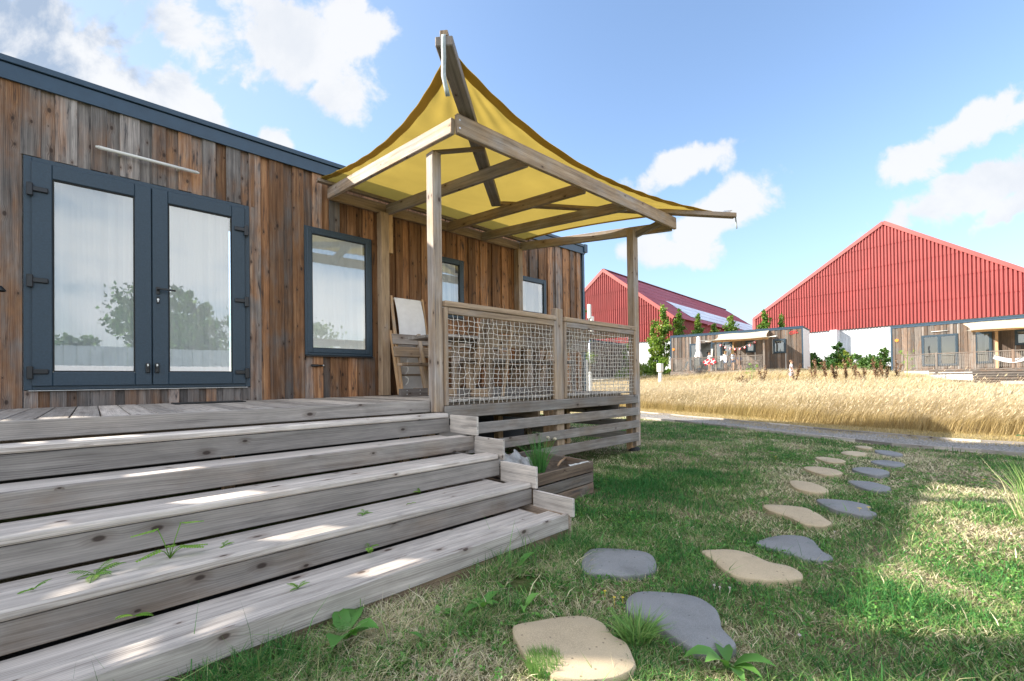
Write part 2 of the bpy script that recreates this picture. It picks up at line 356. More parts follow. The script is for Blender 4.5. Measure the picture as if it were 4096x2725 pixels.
# ------------------------------------------------------------------ ground
RY=np.array([-200,-6,-.45,.8,2.0,4.5,7.2,12,30,200.]); RX=np.array([6,8.9,9.35,9.4,9.75,10.75,11.6,13.8,22,90.])
def road(y): return np.interp(y,RY,RX)
def ss(t): t=np.clip(t,0,1); return t*t*(3-2*t)
def gz(x,y):
    x=np.asarray(x,float); y=np.asarray(y,float); s=x-road(y)
    R=.45+1.0*ss((y+4)/16.)
    z=-1.15+R*ss((s-2)/27.)
    z=z+.012*np.sin(x*2.1+y*1.3)*np.cos(y*1.7-x*.6)*(s<1.6)
    z=z+.05*np.sin(x*.9+y*.7)*ss((s-2.5)/3)
    return z
def vnoise(x,y,sc,seed=0):
    x=np.asarray(x)*sc+seed*17.3; y=np.asarray(y)*sc+seed*9.1
    xi=np.floor(x).astype(int); yi=np.floor(y).astype(int); fx=x-xi; fy=y-yi; fx=fx*fx*(3-2*fx); fy=fy*fy*(3-2*fy)
    def h(a,b): return (np.sin(a*127.1+b*311.7+seed*74.7)*43758.5453)%1.
    return (h(xi,yi)*(1-fx)+h(xi+1,yi)*fx)*(1-fy)+(h(xi,yi+1)*(1-fx)+h(xi+1,yi+1)*fx)*fy
def fbm(x,y,sc,seed=0): return .5*vnoise(x,y,sc,seed)+.3*vnoise(x,y,sc*2.1,seed+1)+.2*vnoise(x,y,sc*4.3,seed+2)
def axis(parts): return np.unique(np.concatenate([np.arange(a,b,st) for a,b,st in parts]))
gx=axis([(-1500,-100,100),(-100,-10,10),(-10,0,1),(0,18,.2),(18,60,1),(60,200,10),(200,1501,100)])
gy=axis([(-1500,-100,100),(-100,-10,10),(-10,-3,1),(-3,12,.2),(12,60,1),(60,200,10),(200,1501,100)])
XX,YY=np.meshgrid(gx,gy); ZZ=gz(XX,YY)
V=np.stack([XX.ravel(),YY.ravel(),ZZ.ravel()],1); nx=len(gx)
ii=(np.arange(len(gy)-1)[:,None]*nx+np.arange(nx-1)[None,:]).ravel(); F=np.stack([ii,ii+1,ii+1+nx,ii+nx],1)
m,t=newmat('lawn_soil'); obj=t.n('ShaderNodeTexCoord',out=None).outputs['Object']
n1=t.noise(obj,.9,5,.6,.4); n2=t.noise(obj,9.,5,.65); n3=t.noise(obj,60,4,.7)
gr=t.ramp(n2,[(.25,(.045,.075,.018)),(.55,(.09,.12,.035)),(.8,(.20,.19,.08))]); dr_=t.ramp(n3,[(.3,(.14,.10,.065)),(.7,(.34,.27,.17))])
c=t.mix(t.mr(t.m('ADD',n1,t.m('MULTIPLY',n2,.4)),.6,.85),gr,dr_)
ox=t.sep(obj)[0]; c=t.mix(t.mr(ox,10.5,12.5),c,t.ramp(n2,[(.3,(.26,.19,.09)),(.7,(.46,.36,.19))]))
bp=t.n('ShaderNodeBump',{'Strength':.8,'Distance':.03,'Height':n3})
out(t,t.n('ShaderNodeBsdfPrincipled',{'Base Color':c,'Roughness':.95,'Normal':bp,'Specular IOR Level':.1})); M['lawn']=m
npmesh('ground',V,F,M['lawn'],smooth=True,kind='structure')
# gravel road: sheet above the ground, edged by low boards
ys=np.concatenate([np.arange(-30,-3,1.),np.arange(-3,14,.12),np.arange(14,45,1.)]); nw_=14; VV=[]
for y in ys:
    x0=float(road(y)); 
    for k in range(nw_+1):
        x=x0+.02+1.42*k/nw_; VV.append((x,y,float(gz(x,y))+.02+.012*mnoise.noise(Vector((x*3,y*3,0)))))
ii=(np.arange(len(ys)-1)[:,None]*(nw_+1)+np.arange(nw_)[None,:]).ravel(); F=np.stack([ii,ii+1,ii+2+nw_,ii+1+nw_],1)
m,t=newmat('pale_gravel'); obj=t.n('ShaderNodeTexCoord',out=None).outputs['Object']
vo=t.n('ShaderNodeTexVoronoi',{'Vector':obj,'Scale':38.},out=None); cc=t.sep(vo.outputs['Color'])[0]; vd=vo.outputs['Distance']
c=t.ramp(cc,[(0,(.20,.18,.16)),(.5,(.32,.30,.275)),(1,(.46,.43,.40))]); c=t.mix(t.mr(vd,.35,.75),c,(.16,.14,.12))
c=t.mix(t.mr(t.noise(obj,1.3,4,.6),.55,.7,0,.5),c,(.30,.25,.18))
out(t,t.n('ShaderNodeBsdfPrincipled',{'Base Color':c,'Roughness':.9,'Normal':t.n('ShaderNodeBump',{'Strength':1.,'Distance':.02,'Height':vd})})); M['gravel']=m
npmesh('gravel_road',np.array(VV),F,M['gravel'],smooth=True,kind='structure')
for nm,off in (('near',0.),('far',1.46)):
    b=MB(); yy=list(np.arange(-6,14,.5))
    for a,c_ in zip(yy[:-1],yy[1:]):
        xa,xb=float(road(a))+off,float(road(c_))+off
        b.board((xa,a,float(gz(xa,a))+.008),(xb,c_,float(gz(xb,c_))+.008),.1,.035,(1,0,0),warm=.1)
    b.build('road_edging',M['deck'],kind='structure')
# ------------------------------------------------------------------ wooden cabin
W=6.08
def cladding(b,x0,x1,z0,z1,ops,y=W,wide=.145,narrow=.10,warmf=lambda x,z:.3,shuffle=True,face=-1,short=None):
    """board-on-board vertical cladding in the plane y, boards split round openings ops=(x0,x1,z0,z1)"""
    x=x0; k=0
    while x<x1-.02:
        outer=(k%2==0); w_=(wide if outer else narrow)*random.uniform(.85,1.15) if shuffle else (wide if outer else narrow)
        xe=min(x+w_,x1); lo=x-(.018 if not outer else 0); hi=xe+(.018 if not outer else 0)
        lo=max(lo,x0); hi=min(hi,x1)
        spans=[(z0,z1)]
        for (a,c,e,f) in ops:
            if hi>a+.004 and lo<c-.004:
                if lo<a<hi or lo<c<hi:      # board straddles the jamb: cut it back to the wider side
                    if (a-lo)>(hi-a) and lo<a<hi: hi=a
                    elif lo<c<hi and (hi-c)>(c-lo): lo=c
                    else:
                        pass
                if hi>a+.004 and lo<c-.004:
                    ns=[]
                    for (s0,s1) in spans:
                        if e>s0+.01: ns.append((s0,min(s1,e)))
                        if f<s1-.01: ns.append((max(s0,f),s1))
                        if e<=s0+.01 and f>=s1-.01: pass
                    spans=[q for q in ns if q[1]-q[0]>.03]
        yo=(y-.015 if outer else y+.012)
        for (s0,s1) in spans:
            xm=(lo+hi)/2; zm=(s0+s1)/2
            b.board((xm,yo,s0+random.uniform(0,.004)),(xm,yo,s1-random.uniform(0,.004)),hi-lo-.002,.022,(0,-1,0),.002,(random.random(),random.random(),warmf(xm,zm)))
        x=xe; k+=1
cabin=empty('wooden_cabin','large near wooden cabin with brown board cladding, dark double doors and slate blue roof edge','cabin',loc=(3.5,6.08,-.3))
def rel(o,root):      # parts are modelled in world space; keep them there under a moved root
    o.matrix_parent_inverse=Matrix.Translation(root.location).inverted(); return o
def part(b,name,mat,root,**kw): return rel(b.build(name,M[mat] if isinstance(mat,str) else mat,root,**kw),root)
DX0,DX1,DZ0,DZ1=-.456,1.387,-.03,2.15
WIN=[(2.02,2.95,.372,2.072),(3.93,4.62,1.07,2.055),(5.926,6.72,1.25,2.027)]
ops=[(DX0,DX1,DZ0,DZ1)]+WIN
def warm(x,z):
    if 2.55<x<5.95: return .62+.12*random.random()-(.25 if z<.3 else 0)
    base=.34 if x>1.39 else .16
    if x<DX0: base=.5
    return base+random.uniform(-.14,.2)
b=MB(); cladding(b,-1.3,DX0,-.26,2.86,[],warmf=warm)
cladding(b,DX0-.02,DX1+.06,DZ1+.005,2.86,[],warmf=warm,wide=.14,narrow=.10,y=W-.004)
cladding(b,DX0,DX1,-.26,DZ0-.005,[],warmf=lambda x,z:.25*random.random(),wide=.105,narrow=.075,y=W)
cladding(b,DX1,7.94,-.26,2.86,WIN,warmf=warm)
part(b,'cladding','clad',cabin)
# cut: build the backing as panels around openings
b=MB()
xs=sorted({-1.3,7.94,*[o[0] for o in ops],*[o[1] for o in ops]})
for a,c_ in zip(xs[:-1],xs[1:]):
    o=[q for q in ops if q[0]<=a+1e-6 and q[1]>=c_-1e-6]
    for (s0,s1) in ([(-.3,o[0][2]),(o[0][3],2.9)] if o else [(-.3,2.9)]): b.quad([(a,W+.028,s0),(c_,W+.028,s0),(c_,W+.028,s1),(a,W+.028,s1)])
b.box(-1.3,-1.0,9.6,9.7,-.3,2.9); b.box(3.6,7.94,9.6,9.7,-.3,2.9); b.box(-1.0,3.6,9.6,9.7,-.3,.0); b.box(7.9,7.99,W+.03,9.7,-.3,2.9); b.box(-1.4,-1.3,W,9.7,-.3,2.9); b.box(-1.3,7.9,W+.03,9.6,-.36,-.3)  # back wall opened in the middle so daylight glows through the curtains
part(b,'inner_shell','darkwall',cabin)
b=MB(); b.box(-1.3,4.5,6.3,6.34,-1.2,-.36); b.box(4.5,6.3,6.3,6.34,-1.2,-.36); b.box(6.3,7.9,7.6,7.64,-1.2,-.36); part(b,'sun_block_panel','inside',cabin)  # dark panels added to stop sun under the cabin and keep the gaps black
b=MB(); b.box(-1.4,8.0,W-.03,9.75,2.9,2.96); part(b,'roof','anthf',cabin)
b=MB(); b.box(-1.4,8.02,W-.055,W-.035,2.80,2.945,.002); b.box(-1.4,8.03,W-.075,W+.1,2.952,3.008,.004); b.box(8.0,8.02,W-.03,9.75,2.80,2.945); part(b,'roof_edge','anthf',cabin)
b=MB(); b.box(7.96,8.075,W-.085,W-.02,2.84,3.02,.004); part(b,'gutter_end','anthf',cabin)
b=MB(); b.box(7.94,8.01,W-.035,W-.015,-.28,2.80,.002); b.box(7.995,8.015,W-.02,W+.08,-.28,2.80,.002); part(b,'corner_trim','anthf',cabin)
def frame_rect(b,x0,x1,z0,z1,y0,y1,w_,ch=.003):
    b.box(x0,x0+w_,y0,y1,z0,z1,ch); b.box(x1-w_,x1,y0,y1,z0,z1,ch)
    b.box(x0+w_,x1-w_,y0,y1,z1-w_,z1,ch); b.box(x0+w_,x1-w_,y0,y1,z0,z0+w_,ch)
def curtain(x0,x1,z0,z1,y,root,amp=.008,n=60):
    b=MB(); b.grid(lambda u,v:(x0+(x1-x0)*u,y+amp*math.sin(u*(x1-x0)*38+math.sin(u*9)*1.5)+.002*math.sin(u*97),z0+(z1-z0)*v),n,2)
    return b
# double door: fixed frame, two leaves
b=MB(); frame_rect(b,DX0,DX1,DZ0,DZ1,W-.035,W+.03,.055); fr=part(b,'door_frame','anth',cabin)
b=MB(); b.box(DX0+.03,DX1-.03,W-.05,W-.02,DZ0-.012,DZ0-.002); part(b,'door_sill','steel',cabin)
xm=(DX0+DX1)/2
b=MB(); b.box(xm-.03,xm+.03,W+.002,W+.02,DZ0+.03,DZ1-.04,.002); part(b,'light_stop_strip','black',cabin)  # strip added behind the leaves so no light shows through the seam
for side,(a,c_) in enumerate(((DX0+.052,xm-.003),(xm+.003,DX1-.052))):
    b=MB(); z0,z1=DZ0+.035,DZ1-.045; fwid=.135
    frame_rect(b,a,c_,z0,z1,W-.06,W+.0,fwid,.006)
    leaf=part(b,'door_leaf','anth',cabin)
    b=MB()
    g=.012; 
    frame_rect(b,a+fwid,c_-fwid,z0+fwid,z1-fwid,W-.05,W-.03,g,.002); sp=b.build('glazing_seal',M['rubber'],leaf)
    b=MB(); b.quad([(a+fwid,W-.035,z0+fwid),(c_-fwid,W-.035,z0+fwid),(c_-fwid,W-.035,z1-fwid),(a+fwid,W-.035,z1-fwid)]); b.build('pane',M['glass'],leaf)
    for hz in (1.83,.98,.13):
        b=MB(); hx=a if side==0 else c_; sg=1 if side==0 else -1
        b.box(min(hx-.03*sg,hx+.012*sg),max(hx-.03*sg,hx+.012*sg),W-.095,W-.06,hz-.06,hz+.06,.006)
        b.box(min(hx,hx+.11*sg),max(hx,hx+.11*sg),W-.083,W-.058,hz-.012,hz+.034,.006); b.build('hinge',M['black'],leaf)
    sx=(c_-.035) if side==0 else (a+.035)
    b=MB(); b.box(sx-.018,sx+.018,W-.085,W-.06,.13,.235,.008); b.tube([(sx,W-.1,.19),(sx,W-.08,.19)],.012,8); b.build('door_catch',M['black'],leaf)
    b=MB(); b.box(sx-.008,sx+.008,W-.094,W-.085,.20,.225,.002); b.build('catch_tongue',M['steel'],leaf)
    if side==1:
        b=MB(); b.box(a+.03,a+.062,W-.075,W-.06,.97,1.05,.006); b.tube([(a+.046,W-.075,1.02),(a+.046,W-.125,1.02)],.011,10)
        b.board((a+.04,W-.13,1.022),(a+.19,W-.13,1.015),.02,.014,(0,1,0),.005); b.build('handle',M['black'],leaf)
        b=MB(); b.box(a+.034,a+.058,W-.07,W-.058,.87,.945,.006); b.build('keyhole_plate',M['black'],leaf)
        b=MB(); b.tube([(a+.046,W-.072,.915),(a+.046,W-.064,.915)],.010,12); b.box(a+.041,a+.051,W-.0735,W-.068,.888,.912,.002); b.build('lock_cylinder',M['steel'],leaf)
    b=curtain(a+fwid+(-.0),c_-fwid-.0+.0,z0,z1-.05,W+.13,leaf); b.build('curtain',M['curtain'],leaf)
def window(x0,x1,z0,z1,cx=None):
    b=MB(); frame_rect(b,x0,x1,z0,z1,W-.045,W+.03,.04); fr=part(b,'window',M['anth'],cabin)
    b=MB(); frame_rect(b,x0+.03,x1-.03,z0+.03,z1-.03,W-.055,W+.01,.062,.006); b.build('sash',M['anth'],fr)
    b=MB(); frame_rect(b,x0+.092,x1-.092,z0+.092,z1-.092,W-.045,W-.03,.008,.002); b.build('seal',M['rubber'],fr)
    b=MB(); b.quad([(x0+.09,W-.03,z0+.09),(x1-.09,W-.03,z0+.09),(x1-.09,W-.03,z1-.09),(x0+.09,W-.03,z1-.09)]); b.build('pane',M['glass'],fr)
    for a,c_ in (cx or [(x0+.05,x1-.05)]):
        curtain(a,c_,z0,z1,W+.14,fr).build('curtain',M['curtain'],fr)
    b=MB(); b.box(x0,x1,W-.07,W-.02,z0-.02,z0-.004,.002); b.build('sill',M['black'],fr)
    return fr
window(*WIN[0]); window(*WIN[1]); window(*WIN[2],cx=[(5.98,6.2),(6.3,6.68)])
# unseen screen added to cast sun patches on the treads and lawn shade
SG=[(1.22,-1.92,-1.75),(1.51,-2.22,-1.92),(1.76,-2.50,-2.08),(1.86,-2.62,-2.12),(1.98,-2.87,-2.12)]
SA=[(1.22,-2.02),(1.51,-2.58),(1.76,-2.86),(1.86,-3.17),(1.98,-3.35)]; SB=[(1.3,-2.16),(1.51,-2.36),(1.76,-2.67),(1.86,-2.80),(1.98,-3.14)]
b=MB(); b.box(-9,-1.41,W-.02,W+.02,-1.2,1.23); b.box(-2.8,-1.41,W-.02,W+.02,2.0,3.0); b.box(-9,-2.8,W-.02,W+.02,2.0,2.4); b.box(-2.82,-2.40,W-.06,W-.02,-1.2,4.4)
z=1.23
while z<2.0-1e-6:
    f=lambda T:float(np.interp(z+.011,[q[0] for q in T],[q[1] for q in T])); hs=[(f(SG),float(np.interp(z+.011,[q[0] for q in SG],[q[2] for q in SG]))),(f(SA)-.05,f(SA)+.05)]
    if z>1.3: hs.append((f(SB)-.05,f(SB)+.05))
    hs.sort(); x=-9.
    for (h0,h1) in hs:
        if h0>x: b.box(x,h0,W-.012,W+.012,z,z+.0225,.001)
        x=max(x,h1)
    b.box(x,-1.41,W-.012,W+.012,z,z+.0225,.001); z+=.022
b.build('added_sun_screen',M['clad'],label='added unseen screen left of the near cabin, its gaps shaping sun patches on the stairs',cat='screen')
# light tube above the doors, catch on the wall, wall lamp at the left edge
b=MB(); b.tube([(.05,5.99,2.375),(.86,5.99,2.375)],.017,10); lt=b.build('tube_lamp',M['white'],label='long thin white tube lamp fixed on the cladding above the double doors',cat='lamp')
for x,r_ in ((.03,[.008,.018]),(.855,[.018,.008])): b=MB(); b.tube([(x,5.99,2.375),(x+.027,5.99,2.375)],r_,10); b.build('end_cap',M['white'],lt)
for x in (.2,.68): b=MB(); b.box(x,x+.03,5.99,6.06,2.36,2.39); b.build('bracket',M['white'],lt)
b=MB(); b.box(2.09,2.19,W-.05,W-.022,.215,.25,.012); b.tube([(2.1,W-.06,.232),(2.24,W-.06,.232)],.012,8); c1=b.build('wall_catch',M['black'],label='black magnetic shutter catch on the cladding below the tall window',cat='catch')
b=MB(); b.tube([(2.235,W-.06,.232),(2.255,W-.06,.232)],.014,8); b.build('catch_tip',M['steel'],c1)
b=MB(); b.tube([(-.72,W-.03,.92),(-.66,W-.1,.93),(-.60,W-.16,.88)],.008,6); b.lathe([(.0,.02),(.03,.01),(.055,-.03),(.05,-.035)],(-.60,W-.17,.88),14)
b.build('wall_lantern',M['black'],label='small black wall lantern left of the double doors at the picture edge',cat='lamp')
# ------------------------------------------------------------------ terrace: deck, skirting, railing, pergola frame
DK=-.195
ter=empty('terrace','raised wooden terrace with slatted skirting, net railing and timber pergola frame','terrace',loc=(4.3,4.9,-1.1))
b=MB(); x=-2.6
while x<6.2:
    b.board((x+.07,3.845,DK-.014),(x+.07,6.03,DK-.014),.139,.026,(0,0,1),.003,warm=random.uniform(.0,.35)); x+=.147
part(b,'deck_floor','deck',ter)
b=MB(); b.box(-2.6,2.475,3.815,3.845,-.305,DK+.002,.004,warm=.2); part(b,'deck_fascia','deck',ter)
b=MB()
for y in (3.95,4.6,5.3,5.95): b.box(-2.5,6.15,y,y+.045,-.36,-.222)
for x in (2.7,4.2,6.05): b.box(x,x+.045,3.95,6.0,-.50,-.365)
part(b,'joist','frame',ter)
for (z0,z1) in ((-.378,-.25),(-.567,-.447),(-.763,-.647),(-.972,-.84)):
    b=MB(); b.box(2.575 if z1>-.3 else 2.50,6.245,3.70,3.728,z0,z1,.005,(random.random()*.2+.0,random.random(),.6)); part(b,'skirt_board','deck',ter)
b=MB()
for k,(z0,z1) in enumerate(((-.378,-.25),(-.567,-.447),(-.763,-.647),(-.972,-.84))): b.board((6.262,3.705,(z0+z1)/2),(6.05,6.0,(z0+z1)/2),z1-z0,.028,(1,0,0),.005)
part(b,'side_skirting','deck',ter)
# posts
for nm,(x0,x1,y0,y1,z0,z1),wm in (('post',(2.487,2.592,3.742,3.862,-.31,2.33),.5),('post',(6.22,6.36,3.735,3.855,-1.06,2.4),.35),('post',(4.325,4.475,3.735,3.80,-1.1,.925),.55),
        ('wall_post',(3.03,3.16,5.9,6.03,-.19,2.47),.8),('wall_post',(5.80,5.91,5.9,6.03,-.19,2.47),.6),('post',(5.93,6.05,5.85,5.95,-1.1,.8),.4)):
    b=MB(); b.box(x0,x1,y0,y1,z0,z1,.006,(.75,random.random(),wm)); part(b,nm,'frame',ter)
b=MB(); b.box(3.13,3.235,5.93,6.03,1.9,2.47,.004,(.9,.6,.9)); part(b,'bracket_block','fresh',ter)
b=MB(); b.box(5.87,5.94,5.93,6.03,1.9,2.47,.004,(.6,.6,.7)); part(b,'bracket_block','fresh',ter)
for (x,y) in ((2.54,3.9),(4.4,3.9),(6.25,3.8),(4.4,4.9),(6.1,5.0),(3.0,5.2),(1,5.2),(-1,5.2)):
    b=MB(); b.box(x-.05,x+.05,y,y+.1,-1.12,-.37,.004,(.8,.4,.8)); part(b,'support_post','fresh',ter)
b=MB(); b.lathe([(.0,.03),(.08,.03),(.09,0),(.1,-.05)],(6.28,3.81,-1.12),16); part(b,'post_foot','rubber',ter)
# hand rails and inner frames
def rail(x0,x1,y=3.75):
    b=MB(); b.box(x0,x1,y-.045,y+.02,.762,.822,.008,(.85,random.random(),.42)); part(b,'hand_rail','frame',ter)
    b=MB(); b.box(x0+.045,x1-.045,y-.035,y+.01,.69,.758,.005,(.6,random.random(),.4)); b.box(x0,x0+.042,y-.035,y+.01,-.245,.758,.005,(.6,.5,.5)); b.box(x1-.042,x1,y-.035,y+.01,-.245,.758,.005,(.8,.5,.6)); part(b,'rail_frame','frame',ter)
rail(2.596,4.318); rail(4.48,6.215)
def net(p00,ux,w_,z0,z1,nxc,nzc,rad=.0031,M_=None,name='net',root=None,jit=.014):
    """knotted net, hanging a little slack"""
    p00=Vector(p00); ux=Vector(ux).normalized(); nrm=Vector((-ux.y,ux.x,0)); P={}
    for i in range(nxc+1):
        for j in range(nzc+1):
            u=i/nxc; v=j/nzc; edge=(i in(0,nxc)) or (j in (0,nzc))
            dx=0 if edge else (jit*(1 if (i+j)%2 else -1)*.55+random.uniform(-1,1)*jit*.45); dzz=0 if j in(0,nzc) else random.uniform(-1,1)*jit*.5
            sag=-.02*math.sin(math.pi*u)*math.sin(math.pi*v)
            q=p00+ux*(u*w_+dx+(.012*math.sin(v*3.1) if not edge else 0)); P[i,j]=(q.x,q.y,z0+(z1-z0)*v+dzz+sag*.4)
            P[i,j]=(q.x+nrm.x*.006*math.sin(i*1.7+j),q.y+nrm.y*.006*math.sin(i*1.7+j),P[i,j][2])
    b=MB()
    for j in range(1,nzc): b.tube([P[i,j] for i in range(nxc+1)],rad,4,cap=False)
    for i in range(1,nxc): b.tube([P[i,j] for j in range(nzc+1)],rad,4,cap=False)
    for j in range(1,nzc):
        for i in range(1,nxc):
            if rad<.006: b.tube([Vector(P[i,j])-ux*.005,P[i,j],Vector(P[i,j])+ux*.005],[.003,.0065,.003],4,cap=False)
    return b
part(net((2.638,3.735,0),(1,0,0),1.638,-.245,.692,24,17),'net','rope',ter)
part(net((4.522,3.735,0),(1,0,0),1.651,-.245,.692,26,17),'net','rope',ter)
# right-hand side railing running back to the wall
A=Vector((6.33,3.86,0)); B_=Vector((6.02,5.9,0)); dd=(B_-A)
b=MB(); b.board((A.x,A.y,.79),(B_.x,B_.y,.79),.065,.06,(0,0,1),.008,warm=.4); b.board((A.x,A.y,.72),(B_.x,B_.y,.72),.04,.068,(0,0,1),warm=.5); part(b,'hand_rail','frame',ter)
part(net(A,dd,dd.length,-.2,.69,26,15),'net','rope',ter)
# pergola: two long beams, rafters, ledger, crossed braces
def beam(nm,a,b_,w_,t_,n=(0,0,1),wm=.4,mat='frame',r1=.7): 
    q=MB(); q.board(a,b_,w_,t_,n,.006,(r1,random.random(),wm)); return part(q,nm,mat,ter)
beam('front_beam',(2.475,3.325,2.407),(6.805,3.325,2.483),.05,.185,wm=.55)
beam('side_beam',(2.46,3.35,2.39),(2.33,6.0,2.555),.05,.145,wm=.5,r1=.9)
beam('side_beam',(6.76,3.352,2.44),(5.93,6.0,2.545),.05,.15,wm=.3)
for (xa,xb,za) in ((3.45,3.16,2.40),(4.48,4.25,2.40),(5.42,4.98,2.42)): beam('rafter',(xa,3.352,za),(xb,5.955,2.53),.048,.145,wm=.3,r1=.35)
beam('ledger',(2.33,6.01,2.555),(5.95,6.01,2.555),.05,.15,wm=.4,r1=.5)
beam('top_ledger',(2.15,5.93,2.665),(6.0,5.93,2.655),.07,.045,wm=.3,r1=.4)
I1=Vector((4.25,4.767,2.555)); T1=Vector((1.935,2.742,2.575)); I2=Vector((4.42,4.86,2.64)); T2=Vector((7.54,2.675,2.612))
beam('corner_brace',I1,T1,.135,.075,wm=.25,r1=.3); beam('corner_brace',I2,T2,.10,.07,wm=.45,r1=.5)
d1=(T1-I1).normalized(); d2=(T2-I2).normalized()
q=MB(); c_=T1-d1*.05+Vector((0,0,.06)); q.board(c_-d1*.06,c_+d1*.05,.06,.045,(0,0,1)); part(q,'strap_block','frame',ter)
for a_,b_,t_ in (((2.53,3.8,2.335),(2.9,3.42,2.36),.03),((6.3,3.8,2.28),(6.45,3.36,2.44),.09)): q=MB(); q.board(a_,b_,.05,t_,(0,0,1)); part(q,'knee_brace','frame',ter)
# screws
q=MB()
for p in ((2.50,3.298,2.365),(2.50,3.298,2.44)): q.tube([p,(p[0],p[1]+.01,p[2])],.009,8)
part(q,'screw','steel',ter)
# ------------------------------------------------------------------ shade sail
def curve(a,b,inn,n,sz=0.):
    a=Vector(a); b=Vector(b); inn=Vector(inn)
    return lambda t:a.lerp(b,t)+inn*(4*t*(1-t))+Vector((0,0,sz*4*t*(1-t)))
cA=(2.06,2.85,2.655); cB=(7.22,2.90,2.675); cC=(2.17,5.95,2.70); cD=(6.06,5.95,2.69)
front_=curve(cA,cB,(0,.44,0),1,-.02); back_=curve(cC,cD,(0,-.02,0),1,0); left_=curve(cA,cC,(.22,0,0),1,-.03); right_=curve(cB,cD,(-.35,0,0),1,-.03)
def coons(u,v):
    p=front_(u)*(1-v)+back_(u)*v+left_(v)*(1-u)+right_(v)*u
    q=Vector(cA)*(1-u)*(1-v)+Vector(cB)*u*(1-v)+Vector(cC)*(1-u)*v+Vector(cD)*u*v
    r=p-q; r.z+=.015*math.sin(u*13+v*5)*math.sin(v*9)*(4*u*(1-u)) ; e=min(u,1-u,v)*8
    ra=math.hypot(u,v*.8); an=math.atan2(v,u+1e-6); r.z+=.006*math.sin(an*26)*math.exp(-((ra-.12)/.16)**2)
    rb=math.hypot(1-u,v*.8); r.z+=.006*math.sin(math.atan2(v,1-u+1e-6)*22)*math.exp(-((rb-.12)/.14)**2)
    r.z+=.0045*math.sin(u*74+3*math.sin(u*9))*math.exp(-(v/.16)**2)+.004*math.sin(v*60+2*math.sin(v*7))*math.exp(-(u/.14)**2)
    return r
b=MB(); b.grid(lambda u,v:coons(u,v),160,110); sail=b.build('shade_sail',M['sail'],label='translucent yellow shade sail stretched over the terrace pergola',cat='shade sail')
b=MB()
b.grid(lambda u,v:coons(u,v*.034)-Vector((0,0,.004)),160,3); b.grid(lambda u,v:coons(v*.022,u)-Vector((0,0,.004)),110,3); b.grid(lambda u,v:coons(1-v*.022,u)-Vector((0,0,.004)),110,3); b.build('hem',M['hem'],sail)
# straps at the two free corners
def strap(pts,w_,side,name,label):
    pts=[Vector(p) for p in pts]; side=Vector(side).normalized(); b=MB(); base=0
    n=len(pts)
    for s_ in (-1,1):
        for p in pts: b.v.append(p+side*w_/2*s_)
    for i in range(n-1): b.face([i,i+1,n+i+1,n+i],[(0,0)]*4,(.5,.5,.5),True)
    o=b.build(name,M['strap'],label=label,cat='strap'); md=o.modifiers.new('s','SOLIDIFY'); md.thickness=.003; return o
e=T1+d1*.01
strap([T1-d1*.5+Vector((0,0,.05)),T1-d1*.2+Vector((0,0,.045)),T1+Vector((0,0,.045)),e+Vector((0,0,.02)),e+Vector((.0,-.0,-.06)),e+Vector((.01,.01,-.13)),e+Vector((.012,.02,-.2)),e+Vector((.005,.01,-.27)),e+Vector((.03,.01,-.36)),e+Vector((.05,.02,-.40))],.035,(d1.y,-d1.x,0),'tie_strap','grey strap hanging from the tip of the left corner brace of the pergola')
e=T2+d2*.01
b=strap([T2-d2*.35+Vector((0,0,.04)),T2+Vector((0,0,.04)),e,e+Vector((.01,0,-.06)),e+Vector((.03,0,-.12)),e+Vector((.05,.0,-.2))],.03,(d2.y,-d2.x,0),'tie_strap','thin dark strap hanging from the tip of the right corner brace of the pergola')
q=MB(); c_=T2-d2*.14+Vector((0,0,.05)); q.board(c_-d2*.08,c_+d2*.06,.05,.012,(0,0,1)); q.board(c_-d2*.06+Vector((0,0,.012)),c_+d2*.09+Vector((0,0,.03)),.035,.008,(0,0,1)); q.build('buckle',M['steel'],b)
# ------------------------------------------------------------------ stairs
st=empty('wooden_stairs','wide weathered grey wooden stairs of five steps leading up to the terrace','stairs',loc=(.5,3,-1.15))
XL,XR=-2.6,2.49
# (front y, top z, back y, nose style)
ST=[(3.50,-.307,3.812,1),(3.13,-.490,3.512,0),(2.785,-.617,3.132,1),(2.41,-.797,2.797,1),(2.05,-.963,2.422,0)]
for k,(yf,zt,yb,nose) in enumerate(ST):
    xr=XR-.012; mid=yf+.167
    b=MB(); b.box(XL,xr-.12 if k else xr,mid+.016,yb,zt-.05,zt-.012,.008,(random.uniform(.55,.85),random.random(),.12)); part(b,'tread_board','deck',st)
    b=MB()
    if nose: b.box(XL,xr,yf,mid-.004,zt-.042,zt+.0,.010,(random.uniform(.65,1.),random.random(),.15))
    else: b.box(XL,xr-.03,yf+.034,mid-.004,zt-.042,zt-.002,.008,(random.uniform(.65,1.),random.random(),.15))
    part(b,'tread_board','deck',st)
    zb=(ST[k+1][1] if k<4 else -1.075)
    b=MB()
    if nose: b.box(XL,XR,yf+.008,yf+.036,zb+.002 if k<4 else zb,zt-.047,.004,(random.uniform(.02,.2),random.random(),.35))
    else: b.box(XL,XR,yf,yf+.028,zb+.002 if k<4 else zb,zt,.006,(random.uniform(.1,.3) if k<4 else .5,random.random(),.35 if k<4 else .3))
    part(b,'riser_board','deck',st)
    if k<4:
        zt2=(-.32,-.495,-.674,-.854)[k]; zb2=(-.49,-.665,-.842,-.985)[k]; y1=yf+.0; y0=ST[k+1][0]-.035
        b=MB(); b.box(XR+.0,XR+.026,y0,y1,zb2,zt2,.004,(random.uniform(.7,1.),random.random(),.12)); part(b,'side_board','deck',st)
